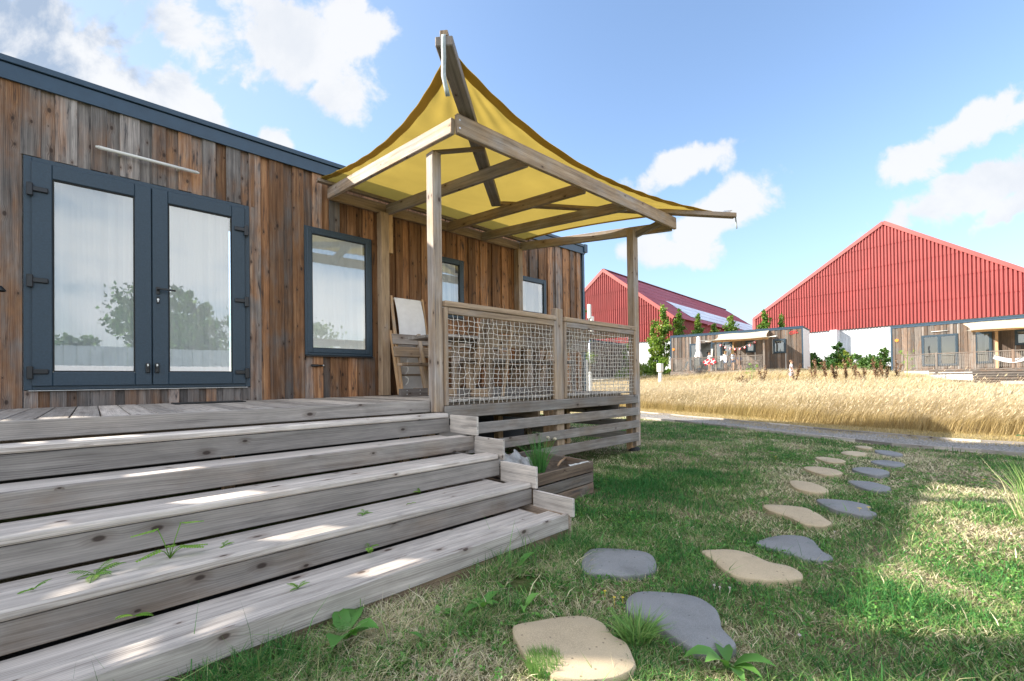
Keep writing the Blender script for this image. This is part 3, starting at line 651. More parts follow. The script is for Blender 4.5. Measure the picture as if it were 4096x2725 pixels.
b=MB(); b.box(XL,XR,2.075,2.10,-1.17,-1.078,.004,(.4,.5,.75)); part(b,'base_board','frame',st)
b=MB()
for k,(yf,zt,yb,nose) in enumerate(ST): b.box(XR-.06,XR-.02,yf+.05,3.8,zt-.16,zt-.05,.003)
b.box(XR-.005,XR+.02,2.04,3.8,-1.14,-.975,.004,(.6,.5,.2)); part(b,'stringer','frame',st)
b=MB(); b.box(XL,XR-.1,2.3,3.8,-1.16,-1.13); part(b,'stair_shade_sheet','inside',st)  # near-black sheet standing in for the shade under the stairs
b=MB()
for yj in (2.4,2.8,3.2,3.6):
    for xj in (1.2,-.3): b.box(xj,xj+.04,yj,3.8,-.99 if yj<2.5 else -.8,-.9 if yj<2.5 else -.7)
# door mat
b=MB(); b.grid(lambda u,v:(.60+.62*u,5.50+.36*v,-.186+.002*math.sin(u*90)*math.sin(v*60)),30,20); b.box(.60,1.22,5.50,5.86,-.193,-.187); b.build('door_mat',M['rubber'],label='thin black door mat on the deck in front of the double doors',cat='door mat')
# ------------------------------------------------------------------ picnic furniture on the terrace
pic=empty('picnic_table','weathered wooden picnic table with backed benches fixed to both sides on the terrace','picnic table',loc=(4.1,4.9,DK))
def P(nm,*bs,mat='frame'):
    q=MB()
    for a in bs: q.board(*(a if len(a)>7 or (len(a)>6 and a[6] is not None) else (*a[:5],a[5] if len(a)>5 else .004,(.85,random.random(),.55))))
    return part(q,nm,mat,pic)
zt=.57
q=MB()
for k in range(5): q.board((3.03+.02*(k%2),4.58+k*.135,zt),(5.15,4.58+k*.135,zt),.128,.04,(0,0,1),.005,warm=.2)
part(q,'table_top','deck',pic)
for y in (5.33,5.18): P('seat',((2.98,y,.235),(5.2,y,.235),.14,.04,(0,0,1),.005,None,.6))
for y in (4.28,4.43): P('seat',((3.25,y,.26),(5.3,y,.26),.14,.04,(0,0,1),.005,None,.4))
for z,y in ((.60,5.60),(.42,5.56)): P('backrest',((3.03,y,z),(5.2,y,z),.15,.035,(0,-1,.25),.006,(.5,random.random(),.35)))
for z,y in ((.66,4.05),(.49,4.09)): P('backrest',((3.33,y,z),(5.45,y,z),.155,.04,(0,1,.25),.006,(.7,random.random(),.3)))
for x in (3.4,4.95):
    P('foot',((x-.0,4.0,DK+.055),(x,5.65,DK+.055),.05,.1,(0,0,1)))
    for y in (4.72,5.0): P('leg',((x+.05,y,DK+.06),(x+.05,y,zt-.03),.10,.045,(1,0,0)))
    P('seat_post',((x,5.22,DK+.06),(x,5.22,.21),.1,.045,(1,0,0))); P('seat_post',((x,4.35,DK+.06),(x,4.35,.24),.1,.045,(1,0,0)))
    P('back_post',((x+.05,5.4,DK+.06),(x+.05,5.64,.68),.11,.05,(1,0,0))); P('back_post',((x+.05,4.42,DK+.06),(x+.05,4.0,.74),.12,.05,(1,0,0)))
    P('brace',((x+.1,4.75,DK+.12),(x+.5,4.85,zt-.06),.08,.04,(0,1,0))); P('brace',((x+.08,5.25,DK+.12),(x+.45,5.3,.2),.07,.04,(0,1,0)))
P('base_rail',((2.95,5.28,DK+.055),(5.2,5.28,DK+.055),.05,.1,(0,0,1),.004,(.1,.5,.0)),((3.2,4.33,DK+.055),(5.3,4.33,DK+.055),.05,.1,(0,0,1),.004,(.2,.5,.0)))
q=MB()
for x in (3.05,3.25,3.6,3.65):
    for z in (DK+.03,DK+.08): q.ell((x,5.252,z),.008,.006,.008,8,5); q.ell((x+.6,4.302,z),.008,.006,.008,8,5)
part(q,'bolt','steel',pic)
q=MB(); q.box(3.4,3.46,3.98,4.04,-.19,.8,.005,(.3,.3,.5)); q.board((3.62,3.99,-.19),(3.80,3.97,.76),.035,.03,(1,0,0),.004,(.9,.5,1.)); part(q,'upright','frame',pic)
# folded deckchair against the wall
dc=empty('deckchair','folded wooden deckchair with white canvas leaning against the cabin wall','deckchair',loc=(3.45,5.85,DK))
def fr2(dx,y0,y1,z0,z1,w0,nm):
    for x in (3.19+dx,3.72-dx): 
        q=MB(); q.board((x,y0,z0),(x+random.uniform(-.01,.01),y1,z1),.03,.045,(0,-1,0),.004,(.9,random.random(),.8)); part(q,nm,'fresh',dc)
fr2(0,5.62,5.93,DK,1.27,.03,'frame_rail'); fr2(.035,5.72,5.96,DK,1.0,.03,'inner_rail'); fr2(-.03,5.66,5.9,DK+.02,.75,.03,'prop_rail')
for y_,z_ in ((5.91,1.22),(5.70,.10),(5.66,-.13)): q=MB(); q.board((3.19,y_,z_),(3.72,y_,z_),.025,.03,(0,0,1)); part(q,'crossbar','fresh',dc)
q=MB(); q.grid(lambda u,v:(3.225+.45*u,5.90-.15*(v**1)-.03*math.sin(v*3.1)+.004*math.sin(u*14),1.245-.62*v),10,12); q.grid(lambda u,v:(3.24+.43*u,5.84-.03*v,.62-.75*v),6,6); part(q,'canvas','cloth',dc)
q=MB()
for z in (.05,.2,.35): q.tube([(3.24,5.62+.1*z,z+.03),(3.27,5.59,z),(3.265,5.59,z-.05),(3.24,5.61,z-.09)],.007,6)
part(q,'hook','white',dc)
# ------------------------------------------------------------------ stepping stones
def smoothpoly(p,n=5):
    out_=[]; N=len(p)
    for i in range(N):
        a,b,c,d_=[np.array(p[(i+k-1)%N],float) for k in range(4)]
        for j in range(n):
            t=j/n; out_.append(.5*((2*b)+(-a+c)*t+(2*a-5*b+4*c-d_)*t*t+(-a+3*b-3*c+d_)*t**3))
    return out_
def stonemat(name,col,speck):
    m,t=newmat(name); obj=t.n('ShaderNodeTexCoord',out=None).outputs['Object']
    a=t.noise(obj,4,4,.6); f=t.noise(obj,260,3,.7); vo=t.n('ShaderNodeTexVoronoi',{'Vector':obj,'Scale':24.},out=None)
    c=t.mix(t.mr(a,.3,.7),tuple(x*.82 for x in col),tuple(x*1.15 for x in col)); c=t.mix(t.mr(f,.35,.75),c,tuple(x*1.45 for x in col)); c=t.mix(t.mr(t.noise(obj,1.9,6,.7,.5),.5,.72,0,.45),c,tuple(x*.5 for x in col))
    pit=t.m('MULTIPLY',t.m('SUBTRACT',1.,t.mr(vo.outputs['Distance'],.07,.16)),t.m('GREATER_THAN',t.sep(vo.outputs['Color'])[0],1-speck)); c=t.mix(t.m('MULTIPLY',pit,.75),c,tuple(x*.3 for x in col))
    out(t,t.n('ShaderNodeBsdfPrincipled',{'Base Color':c,'Roughness':.85,'Normal':t.n('ShaderNodeBump',{'Strength':.4,'Distance':.004,'Height':t.m('SUBTRACT',f,pit)})})); return m
M['sandstone']=stonemat('beige_stone',(.42,.33,.215),.7); M['slate']=stonemat('grey_stone',(.195,.195,.195),.25)
STN=dict(
G1=[(2.14,1.67),(2.28,1.76),(2.41,1.77),(2.51,1.66),(2.58,1.55),(2.58,1.46),(2.5,1.38),(2.38,1.32),(2.28,1.34),(2.18,1.42),(2.12,1.52),(2.08,1.59)],
Y2=[(2.82,1.24),(2.9,1.2),(2.99,1.1),(2.99,1.0),(2.94,.89),(2.95,.78),(2.9,.71),(2.82,.69),(2.74,.74),(2.66,.82),(2.6,.94),(2.64,1.03),(2.74,1.14)],
G3=[(3.26,1.06),(3.5,1.0),(3.61,.89),(3.57,.8),(3.39,.71),(3.32,.64),(3.22,.66),(3.17,.74),(3.19,.84),(3.21,.95)],
Y3=[(4.26,1.32),(4.37,1.2),(4.41,1.05),(4.31,.94),(4.18,.85),(4.07,.79),(3.95,.83),(3.92,.94),(4.04,1.08),(4.11,1.22)],
G4=[(4.78,1.04),(4.9,.9),(4.91,.76),(4.84,.66),(4.7,.65),(4.6,.59),(4.47,.65),(4.49,.75),(4.54,.88)],
Y4=[(5.43,1.42),(5.51,1.33),(5.46,1.18),(5.25,1.04),(5.09,1.05),(5.05,1.17),(5.14,1.3)],
G5=[(5.87,.98),(5.96,.82),(5.88,.71),(5.78,.63),(5.58,.64),(5.52,.75),(5.66,.89)],
Y5=[(6.35,1.51),(6.52,1.41),(6.47,1.22),(6.29,1.11),(6.07,1.15),(6.06,1.29)],
G6=[(6.66,1.08),(6.86,.99),(6.84,.82),(6.65,.73),(6.39,.8),(6.45,.95)],
Y6=[(7.24,1.58),(7.37,1.49),(7.28,1.28),(7.08,1.22),(6.95,1.36)],
G7=[(7.4,1.0),(7.61,.87),(7.49,.68),(7.19,.68),(7.17,.86)],
Y7=[(7.98,1.42),(8.21,1.33),(8.12,1.14),(7.77,1.14),(7.74,1.28)],
G8=[(8.52,1.1),(8.6,.95),(8.35,.77),(8.12,.81),(8.16,.98)],
Y8=[(8.81,1.38),(8.94,1.31),(8.82,1.17),(8.62,1.18),(8.64,1.29)],
G2=[(1.94,1.24),(2.02,1.26),(2.1,1.24),(2.21,1.1),(2.24,1.0),(2.19,.9),(2.1,.84),(2.04,.81),(1.97,.73),(1.93,.72),(1.88,.75),(1.81,.83),(1.82,.91),(1.85,1.02),(1.86,1.12),(1.88,1.19)],
Y1=[(1.35,1.44),(1.4,1.48),(1.49,1.44),(1.6,1.38),(1.69,1.3),(1.7,1.21),(1.65,1.12),(1.64,1.05),(1.58,.98),(1.53,.94),(1.44,.95),(1.36,1.0),(1.29,1.08),(1.26,1.16),(1.27,1.27),(1.31,1.37)])
LAB=dict(G1='grey slab beside the bottom stair end, partly rimmed by grass',Y2='large curved beige slab lying between two grey slabs in mid lawn',G3='grey slab right behind the large curved beige slab',
Y3='beige slab tapering to the right, third beige one from the camera',G4='grey slab with yellow flower at its edge, right of the third beige slab',Y4='fourth beige slab from the camera',G5='pointed grey slab right of the fourth beige slab',
Y5='fifth beige slab from the camera',G6='grey slab right of the fifth beige slab',Y6='small sixth beige slab from the camera',G7='grey slab last but one before the gravel road',Y7='beige slab last but one before the gravel road',
G8='farthest grey slab next to the gravel road',Y8='farthest and smallest beige slab by the gravel road',G2='large kidney shaped dark grey slab nearest the camera',Y1='large sandy beige slab nearest the camera with dark pits')
POLY={}
for k,p in STN.items():
    sp=smoothpoly(p); POLY[k]=np.array(sp); c0=np.mean(sp,0); n=len(sp); b=MB(); th=.05 if k in('Y2','Y1','G2','G1') else .03
    for (sc,z) in ((1.0,-1.2),(1.0,-1.124),(.992,-1.118),(.975,-1.1155),(.6,-1.114),(.25,-1.114)):
        for q in sp: 
            r=c0+(q-c0)*sc; b.v.append(Vector((r[0],r[1],z+(.012 if k=='Y2' else 0)+.0015*mnoise.noise(Vector((r[0]*9,r[1]*9,0))))))
    for j in range(5):
        for i in range(n): a=j*n+i; a2=j*n+(i+1)%n; b.face([a,a+n,a2+n,a2],[(0,0)]*4,(.5,.5,.5),j>1)
    b.face([5*n+i for i in range(n)][::-1],[(0,0)]*n,(.5,.5,.5))
    b.build('stepping_stone',M['sandstone' if k[0]=='Y' else 'slate'],label=LAB[k],cat='stepping stone',group='stepping stones across the lawn')
# ------------------------------------------------------------------ planter box beside the stairs
pl=empty('planter_box','old dark wooden planter box with soil between the stairs and the terrace skirting','planter',loc=(3.2,3.2,-1.14))
for z0,z1 in ((-1.14,-1.035),(-1.03,-.93),(-.925,-.82)):
    for a,c_ in (((2.80,2.655),(3.64,2.69)),((3.665,2.70),(3.76,3.63)),((2.82,3.64),(3.76,3.65)),((2.79,2.68),(2.80,3.63))):
        q=MB(); dn=Vector((-(c_[1]-a[1]),c_[0]-a[0],0)); q.board((*a,(z0+z1)/2+random.uniform(-.004,.004)),(*c_,(z0+z1)/2+random.uniform(-.004,.004)),z1-z0-.004,.024,dn,.004,(random.random(),random.random(),.5)); part(q,'plank','oldplank',pl)
M['soil']=plain('planter_soil',(.09,.065,.045),.95,0,20,.4,1.,bscale=60)
q=MB(); q.grid(lambda u,v:(2.81+.86*u+.08*v,2.67+.96*v,-.90+.03*mnoise.noise(Vector((u*6,v*6,1)))),24,24); part(q,'soil','soil',pl)
q=MB(); q.grid(lambda u,v:(3.02+.30*u+.06*mnoise.noise(Vector((u*3,v*3,7))),3.20+.28*v+.05*mnoise.noise(Vector((u*3,v*3,3))),-.87+.10*mnoise.noise(Vector((u*3.2,v*3.2,5)))+.03*mnoise.noise(Vector((u*9,v*9,2)))+.13*math.sin(u*3.1)*math.sin(v*3.1)),26,26)
o=q.build('crumpled_rag',plain('grey_rag',(.33,.33,.33),.9,0,14,.3,.4,bscale=60),label='crumpled weathered grey cloth lying in the planter box',cat='cloth'); o.modifiers.new('s','SOLIDIFY').thickness=.004
q=MB(); q.tube([(3.42,2.95,-.865),(3.55,3.02,-.85),(3.7,3.08,-.84)],[.010,.013,.009],6); q.build('stick',M['fresh'],label='short pale stick lying on the planter soil',cat='stick')
q=MB(); q.grid(lambda u,v:(3.3+.3*u,2.675+.04*math.sin(v*3.14),-.825+.012*math.sin(v*3.14)+.01*mnoise.noise(Vector((u*12,v*3,0)))),20,6); q.build('lichen_crust',plain('pale_lichen',(.5,.5,.47),.9,0,40,.3,.8,bscale=90),pl).matrix_parent_inverse=Matrix.Translation(pl.location).inverted()
# ------------------------------------------------------------------ foliage tools (numpy)
def leafcloud(cent,size,rs,droop=.3,aspect=.55,dirs=None):
    """folded diamond leaves, two triangles each side of the midrib -> quads; returns V,F"""
    n=len(cent); size=np.broadcast_to(size,(n,))
    d=rs.normal(size=(n,3)) if dirs is None else dirs+rs.normal(size=(n,3))*.35
    d[:,2]-=droop; d/=np.linalg.norm(d,axis=1)[:,None]
    r=rs.normal(size=(n,3)); s=np.cross(d,r); s/=np.linalg.norm(s,axis=1)[:,None]; nn=np.cross(d,s)
    L=size[:,None]; w_=L*aspect*.5
    V=np.empty((n,4,3)); V[:,0]=cent-d*L*.5; V[:,1]=cent+s*w_+nn*L*.08; V[:,2]=cent+d*L*.5-nn*L*.06; V[:,3]=cent-s*w_+nn*L*.08
    F=np.arange(n*4).reshape(n,4); return V.reshape(-1,3),F
def blades(P,h,w_,lean,ld,rs,segs=2):
    """grass blades: base P (n,3), height h, width w_, lean amount, lean direction angle"""
    n=len(P); yaw=rs.uniform(0,2*math.pi,n); sx=np.cos(yaw); sy=np.sin(yaw); lx=np.cos(ld)*lean; ly=np.sin(ld)*lean
    V=np.empty((n,5,3))
    def at(t,ww):
        bend=t**1.7; c=np.stack([P[:,0]+lx*h*bend,P[:,1]+ly*h*bend,P[:,2]+h*(t-.35*np.minimum(lean,1.4)*t*t*.6)],1)
        o_=np.stack([sx*ww/2,sy*ww/2,0*ww],1); return c-o_,c+o_
    V[:,0],V[:,1]=at(0.,w_); V[:,2],V[:,3]=at(.55,w_*.8); V[:,4]=at(1.,w_*0)[0]
    b=(np.arange(n)*5)[:,None]; F=np.concatenate([b+[0,1,3],b+[0,3,2],b+[2,3,4]],1).reshape(-1,3); return V.reshape(-1,3),F
def inpoly(px_,py_,poly):
    ins=np.zeros(len(px_),bool); n=len(poly); j=n-1
    for i in range(n):
        xi,yi=poly[i]; xj,yj=poly[j]
        c=((yi>py_)!=(yj>py_))&(px_<(xj-xi)*(py_-yi)/(yj-yi+1e-12)+xi); ins^=c; j=i
    return ins
rs=np.random.default_rng(5)
GREEN=[(.022,.075,.014),(.05,.13,.025),(.10,.19,.04)]
M['grass']=blademat('lawn_blades',[(.045,.17,.04),(.10,.26,.06),(.21,.33,.09),(.46,.41,.23),(.72,.63,.44)],trans=.3)
M['meadow']=blademat('meadow_blades',[(.16,.21,.07),(.31,.24,.09),(.44,.33,.14),(.50,.39,.21)],(.66,.56,.40),.75,trans=.3)
# lawn: density falls with distance, blades widen a little
def dryness(x,y):
    d_=.55*fbm(x,y,.8,3)+.45*fbm(x,y,3.2,8)
    sunny=1/(1+np.exp((y-.35)*3.)) ; d_=d_+.08*sunny+.07*ss((x-3)/3)+.05*np.sin(x*1.1+.5)
    lush=np.exp(-((x-3.9)**2/1.4+(y-2.6)**2/.5))+.7*np.exp(-((x-6.0)**2/2+(y-2.3)**2/.3)); return d_-.22*lush
def make_lawn():
    Vs=[];Fs=[];As=[];off=0
    for (r0,r1,dens,wb) in ((.3,2.2,15000,.0042),(2.2,3.6,9000,.0048),(3.6,6.0,4200,.006),(6.0,9.0,2000,.007),(9.0,15.5,900,.010)):
        n=int(dens*26*1.0*(1 if r1<7 else .7)*(.45 if r0<1 else 1)) if False else int(dens*math.radians(112)/2*(r1*r1-r0*r0))
        n=min(n,150000)
        r=np.sqrt(rs.uniform(r0*r0,r1*r1,n)); a=rs.uniform(math.radians(-14),math.radians(98),n)  # angle from +x towards +y
        x=r*np.cos(a); y=r*np.sin(a)
        k=(x<road(y)-.02)&~((x<2.53)&(y>2.03))&~((x>2.5)&(x<6.2)&(y>3.7)&(rs.uniform(size=n)>.15))&(y<12)&~((x>2.78)&(x<3.78)&(y>2.64)&(y<3.68))
        x=x[k];y=y[k]
        k=np.ones(len(x),bool)
        for kk,p in POLY.items():
            c0=p.mean(0); k&=~inpoly(x,y,c0+(p-c0)*.945)
        bare=fbm(x,y,2.2,21); soil=np.exp(-((x-1.75)**2/.03+(y-1.75)**2/.015)); k&=~((soil+bare*.25)>.62)&~((bare<.20)&(rs.uniform(size=len(x))<.6))
        x=x[k];y=y[k]; n=len(x); 
        # short tufts: pull some blades together
        d_=dryness(x,y)+rs.normal(size=n)*.11; dry=np.clip((d_-.34)/.34,0,1)
        tall=fbm(x,y,5.,31); h=(.022+.045*tall+.012*rs.uniform(size=n))*(1.15-.5*dry)*(1+1.1*np.clip(1-np.abs(y-1.98)/.16,0,1)*(x<2.6)+.5*(x<2.7)*(y>1.6))
        h*=1+1.2*(rs.uniform(size=n)<.02); w_=wb*rs.uniform(.6,1.3,n)
        P=np.stack([x,y,gz(x,y)-.004],1); lean=np.abs(rs.normal(.75,.45,n))+.5*dry
        V,F=blades(P,h,w_,lean,rs.uniform(0,2*math.pi,n),rs)
        at=np.stack([np.repeat(dry,5),np.repeat(rs.uniform(0,1,n),5),np.tile([0,0,.55,.55,1.],n)],1)
        Vs.append(V);Fs.append(F+off);As.append(at); off+=len(V)
    npmesh('lawn_grass',np.concatenate(Vs),np.concatenate(Fs),M['grass'],pt=np.concatenate(As),label='short lawn grass, green with dry straw coloured patches',cat='grass',kind='stuff')
make_lawn()
# clover and small broad leaves in the lawn
def make_clover():
    n=11000; x=rs.uniform(.6,8,n); y=rs.uniform(-.8,3.6,n); k=(fbm(x,y,1.3,50)>.52)|((np.abs(y-1.75)<.3)&(x<2.7)&(rs.uniform(size=n)<.5)); k&=~((x<2.54)&(y>2.0))&~((x>2.78)&(y>2.62)&(x<3.8))
    for p in POLY.values(): k&=~inpoly(x,y,p)
    x=x[k];y=y[k]; P=np.stack([x,y,gz(x,y)+rs.uniform(.01,.035,len(x))],1)
    tri=np.repeat(P,3,0); ang=np.tile([0,2.09,4.19],len(x))+np.repeat(rs.uniform(0,6,len(x)),3); dr3=np.stack([np.cos(ang),np.sin(ang),0*ang+.15],1); tri=tri+dr3*.009
    V,F=leafcloud(tri,.016,rs,0,.95,dirs=dr3*3); npmesh('clover',V,F,M['leafd'],fc=np.stack([rs.uniform(0,1,len(F)),rs.uniform(.3,1,len(F)),rs.uniform(0,1,len(F))],1),label='low clover patches spread through the lawn',cat='clover',kind='stuff')
M['leafd']=leafmat('weed_leaf',[(.05,.16,.03),(.10,.25,.05),(.17,.36,.08)])
M['leaff']=leafmat('fern_leaf',[(.09,.22,.03),(.16,.32,.04),(.24,.38,.06)])
make_clover()
# dry meadow beyond the road
MB_X=np.array([12.4,12.5,12.6,13.1,14.4,15.6,17.5,30.]); MB_Y=np.array([-6,-1,.8,3.2,5.4,9.3,14,40.])
def mstart(y): return np.interp(y,MB_Y,MB_X)
def make_meadow():
    Vs=[];Fs=[];As=[];off=0
    for (s0,s1,n,wb,ph) in ((-.25,1.0,90000,.0045,1.),(1.0,4,100000,.006,1.),(4,10,90000,.010,1.),(10,30,90000,.018,1.),(-2.3,.1,60000,.006,.12)):
        y=rs.uniform(-9,24 if s0<4 else 34,n); x=mstart(y)+rs.uniform(s0,s1,n); 
        edge=.6*(fbm(x,y,.9,5)-.5)*2
        # right-hand end: the meadow stops before the parking place
        k=(y>-.62-.055*(x-12.5)-(x>25)*99+(x>25)*(1.2)) if ph==1 else (y>-5)
        k=(y>np.where(x<17,-.05*x+.0,-.85+(x-17)*.16)+edge*.25) if ph==1 else k
        k&=~((x>36.2)&(y>7))&~((x>39.5)&(y<=7)); x=x[k];y=y[k]; n=len(x)
        patch=fbm(x,y,.35,9); dens=fbm(x,y,2.3,12)*.6+.4*fbm(x,y,.5,44)
        if ph==1:
            h=(.50+.30*patch+.16*rs.uniform(size=n))*(.75+.5*dens); h*=np.where(x>22,.8,1.); h*=.55+.45*np.clip((x-mstart(y)+.25)/.8,0,1); h*=np.where(rs.uniform(size=n)<.04,1.4,1.)*(.82+.36*fbm(x,y,4.,71))
            lean=.1+.55*rs.uniform(size=n)**1.5+.35*patch; ld=rs.normal(math.radians(-75),.8,n)
            col=np.clip(.25+.75*fbm(x,y,.5,14)+rs.normal(size=n)*.16,0,1)
        else:
            h=.03+.05*rs.uniform(size=n)+.05*dens**2; lean=np.abs(rs.normal(.8,.4,n)); ld=rs.uniform(0,6.28,n); col=np.clip(.35+.5*fbm(x,y,1.2,15)+rs.normal(size=n)*.2,0,1)
        P=np.stack([x,y,gz(x,y)-.01],1); V,F=blades(P,h,wb*rs.uniform(.5,1.4,n),lean,ld,rs)
        at=np.stack([np.repeat(col,5),np.repeat(rs.uniform(0,1,n),5),np.tile([0,0,.55,.55,1.],n)*(1. if ph==1 else .3)],1)
        Vs.append(V);Fs.append(F+off);As.append(at); off+=len(V)
        if ph==1 and s0<10:   # seed heads on part of the stalks
            q=rs.uniform(size=n)<.16; T=V.reshape(-1,5,3)[q][:,4]; m_=len(T); dd_=np.stack([np.cos(ld[q])*.5,np.sin(ld[q])*.5,.7+0*ld[q]],1)
            LV,LF=leafcloud(T,.06+.05*rs.uniform(size=m_),rs,0,.16 if s0<4 else .22,dirs=dd_*2.5); LF3=np.concatenate([LF[:,[0,1,2]],LF[:,[0,2,3]]])
            Vs.append(LV);Fs.append(LF3+off);As.append(np.stack([np.full(m_*4,.8),np.repeat(rs.uniform(.3,1,m_),4),np.full(m_*4,1.)],1)); off+=len(LV)
    npmesh('dry_meadow',np.concatenate(Vs),np.concatenate(Fs),M['meadow'],pt=np.concatenate(As),label='tall dry golden meadow grass beyond the gravel road',cat='grass',kind='stuff')
make_meadow()
# ------------------------------------------------------------------ single plants
def plant_mesh(name,V,F,mat,fc,label,cat,group=None,stems=None,stemmat=None):
    o=npmesh(name if not stems else 'leaves',V,F,mat,fc=fc)
    if stems:
        root=empty(name,label,cat,group); o.parent=root; s=stems.build('stem',stemmat or mat,root); return root
    return tag(o,label,cat,group)
def leafblade(b,base,dr,L,w_,arch=.35,r=(.5,.5,.5),n=7,wav=.06,up0=.8):
    """one broad leaf with a midrib fold, arching over"""
    base=Vector(base); dr=Vector((dr[0],dr[1],0)).normalized(); side=Vector((-dr.y,dr.x,0)); prev=None; bs=len(b.v); p=Vector(base); th=up0
    for i in range(n+1):
        t=i/n; ww=w_*math.sin(math.pi*min(1,(t*.93+.07))**.85)*.5*(1+wav*math.sin(t*25))
        b.v+= [p-side*ww+Vector((0,0,ww*.35)),p.copy(),p+side*ww+Vector((0,0,ww*.35))]
        th-=arch*2.2/n; p=p+(dr*math.cos(th)+Vector((0,0,math.sin(th))))*L/n
    for i in range(n):
        for k in (0,1): a=bs+i*3+k; b.face([a,a+1,a+4,a+3],[(0,0)]*4,r,True)
def dock(x,y,n,L,label,seed,z=None,w_=.4):
    random.seed(seed); b=MB(); z=float(gz(x,y)) if z is None else z
    for k in range(n):
        a=random.uniform(0,6.28) if n>2 else k*2.5; l=L*random.uniform(.55,1.1)
        b.tube([(x,y,z),(x+math.cos(a)*l*.12,y+math.sin(a)*l*.12,z+l*.2)],.003,4,r=(.6,.5,.5)) 
        leafblade(b,(x+math.cos(a)*l*.12,y+math.sin(a)*l*.12,z+l*.2),(math.cos(a),math.sin(a)),l,l*w_,random.uniform(.35,.75),(random.uniform(.3,1),random.uniform(.3,.9),0),up0=random.uniform(.5,1.2))
    b.build('dock_weed',M['leafd'],label=label,cat='weed',group='broad leaved weeds in the lawn')
dock(.80,1.93,7,.20,'largest broad leaved weed growing against the bottom stair near the picture bottom',1,w_=.5)
dock(1.84,1.93,6,.13,'broad leaved weed by the bare soil patch at the stair foot',2)
dock(1.40,1.72,6,.12,'broad leaved weed between stair and beige slab, left of the soil patch',3)
dock(1.20,1.80,6,.11,'weed with drooping leaves halfway along the stair foot',4)
dock(1.56,1.58,6,.10,'low weed between the soil patch and the sandy beige slab',5)
dock(1.82,.70,7,.16,'leafy weed in front of the kidney shaped grey slab at the picture bottom',6)
dock(1.05,1.66,5,.09,'small weed in dry grass left of the grass tuft',7)
dock(2.52,1.98,5,.09,'small weed at the end of the bottom stair',9)
def weeds():
    random.seed(77); b=MB()
    for i in range(150):
        if i<95: x=random.uniform(.7,2.6); y=random.uniform(1.45,2.0)-abs(random.gauss(0,.05))
        else: x=random.uniform(1.2,5.5); y=random.uniform(.2,3.0)
        if any(bool(inpoly(np.array([x]),np.array([y]),p)[0]) for p in POLY.values()) or (x<2.55 and y>2.0) or (x>2.75 and y>2.6 and x<3.8): continue
        z=float(gz(x,y))+.005; n=random.randint(4,8); L=random.uniform(.02,.055)
        for k in range(n):
            a=random.uniform(0,6.28); leafblade(b,(x,y,z),(math.cos(a),math.sin(a)),L*random.uniform(.7,1.2),L*random.uniform(.28,.5),random.uniform(.1,.6),(random.uniform(0,1),random.uniform(.2,.9),0),n=4,up0=random.uniform(.3,1.1))
    b.build('ground_weeds',M['leafd'],label='small broad leaved weeds scattered along the stair foot',cat='weeds',kind='stuff')
weeds()
# tufts
def tuft(name,x,y,n,h,spread,label,cat='grass tuft',cols=(.1,.4),lean=.5,z=None,mat='grass',wdt=.004,leand=None):
    a=rs.uniform(0,6.28,n); r=spread*np.sqrt(rs.uniform(0,1,n)); X=x+np.cos(a)*r; Y=y+np.sin(a)*r; Z=gz(X,Y) if z is None else np.full(n,z)
    V,F=blades(np.stack([X,Y,Z],1),h*rs.uniform(.5,1.1,n),wdt*rs.uniform(.6,1.2,n),np.abs(rs.normal(lean,.25,n)),a+rs.normal(0,.5,n) if leand is None else rs.normal(leand,.5,n),rs)
    return npmesh(name,V,F,M[mat],pt=np.stack([np.repeat(rs.uniform(*cols,n),5),np.repeat(rs.uniform(.4,1,n),5),np.tile([0,0,.5,.5,1.],n)],1),label=label,cat=cat)
tuft('grass_tuft',1.31,1.20,1300,.07,.075,'bright green grass tuft growing over the left edge of the sandy beige slab',cols=(.3,.55),lean=.35,leand=2.)
tuft('grass_tuft',1.74,1.06,260,.14,.06,'leafy upright tuft between the sandy beige slab and the kidney shaped grey slab',cols=(.3,.55),lean=.8,wdt=.007)
o=tuft('chives',3.12,2.93,170,.42,.055,'clump of green chives with pale seed heads growing in the planter box',cat='chives',cols=(.0,.3),lean=.28,z=-.9,wdt=.005)
q=MB()
for p in ((3.22,2.90,-.56),(3.30,2.88,-.58)): q.ell(p,.018,.018,.016); 
q.build('seed_head',plain('seed_head',(.5,.44,.32),.9,0,80,.4,1,bscale=200),o)
q=MB(); q.tube([(3.13,2.93,-.9),(3.17,2.92,-.72),(3.22,2.90,-.56)],.003,5); q.tube([(3.14,2.92,-.9),(3.2,2.90,-.75),(3.30,2.88,-.58)],.003,5); q.build('flower_stalk',M['leafd'],o)
tuft('tall_grass_clump',5.3,-.28,80,.5,.10,'arching grass clump at the right picture edge beside the sunlit lawn',cols=(.3,.9),lean=.55,wdt=.006)
tuft('tall_grass_clump',6.45,-.34,90,.5,.10,'darker grass clump at the right picture edge near the gravel road',cols=(.1,.7),lean=.5,wdt=.006)
b=MB()
for k in range(9):
    a=math.radians(150+k*22); leafblade(b,(4.60,-.25,-.47+.02*k),(math.cos(a),math.sin(a)),.20,.06,.4,(.1+.05*k,.5,0))
b.tube([(4.66,-.36,-1.15),(4.63,-.3,-.8),(4.60,-.25,-.3)],.006,5); b.build('leafy_shrub',M['leafd'],label='dark green shrub leaves reaching in at the right edge above the road',cat='shrub')
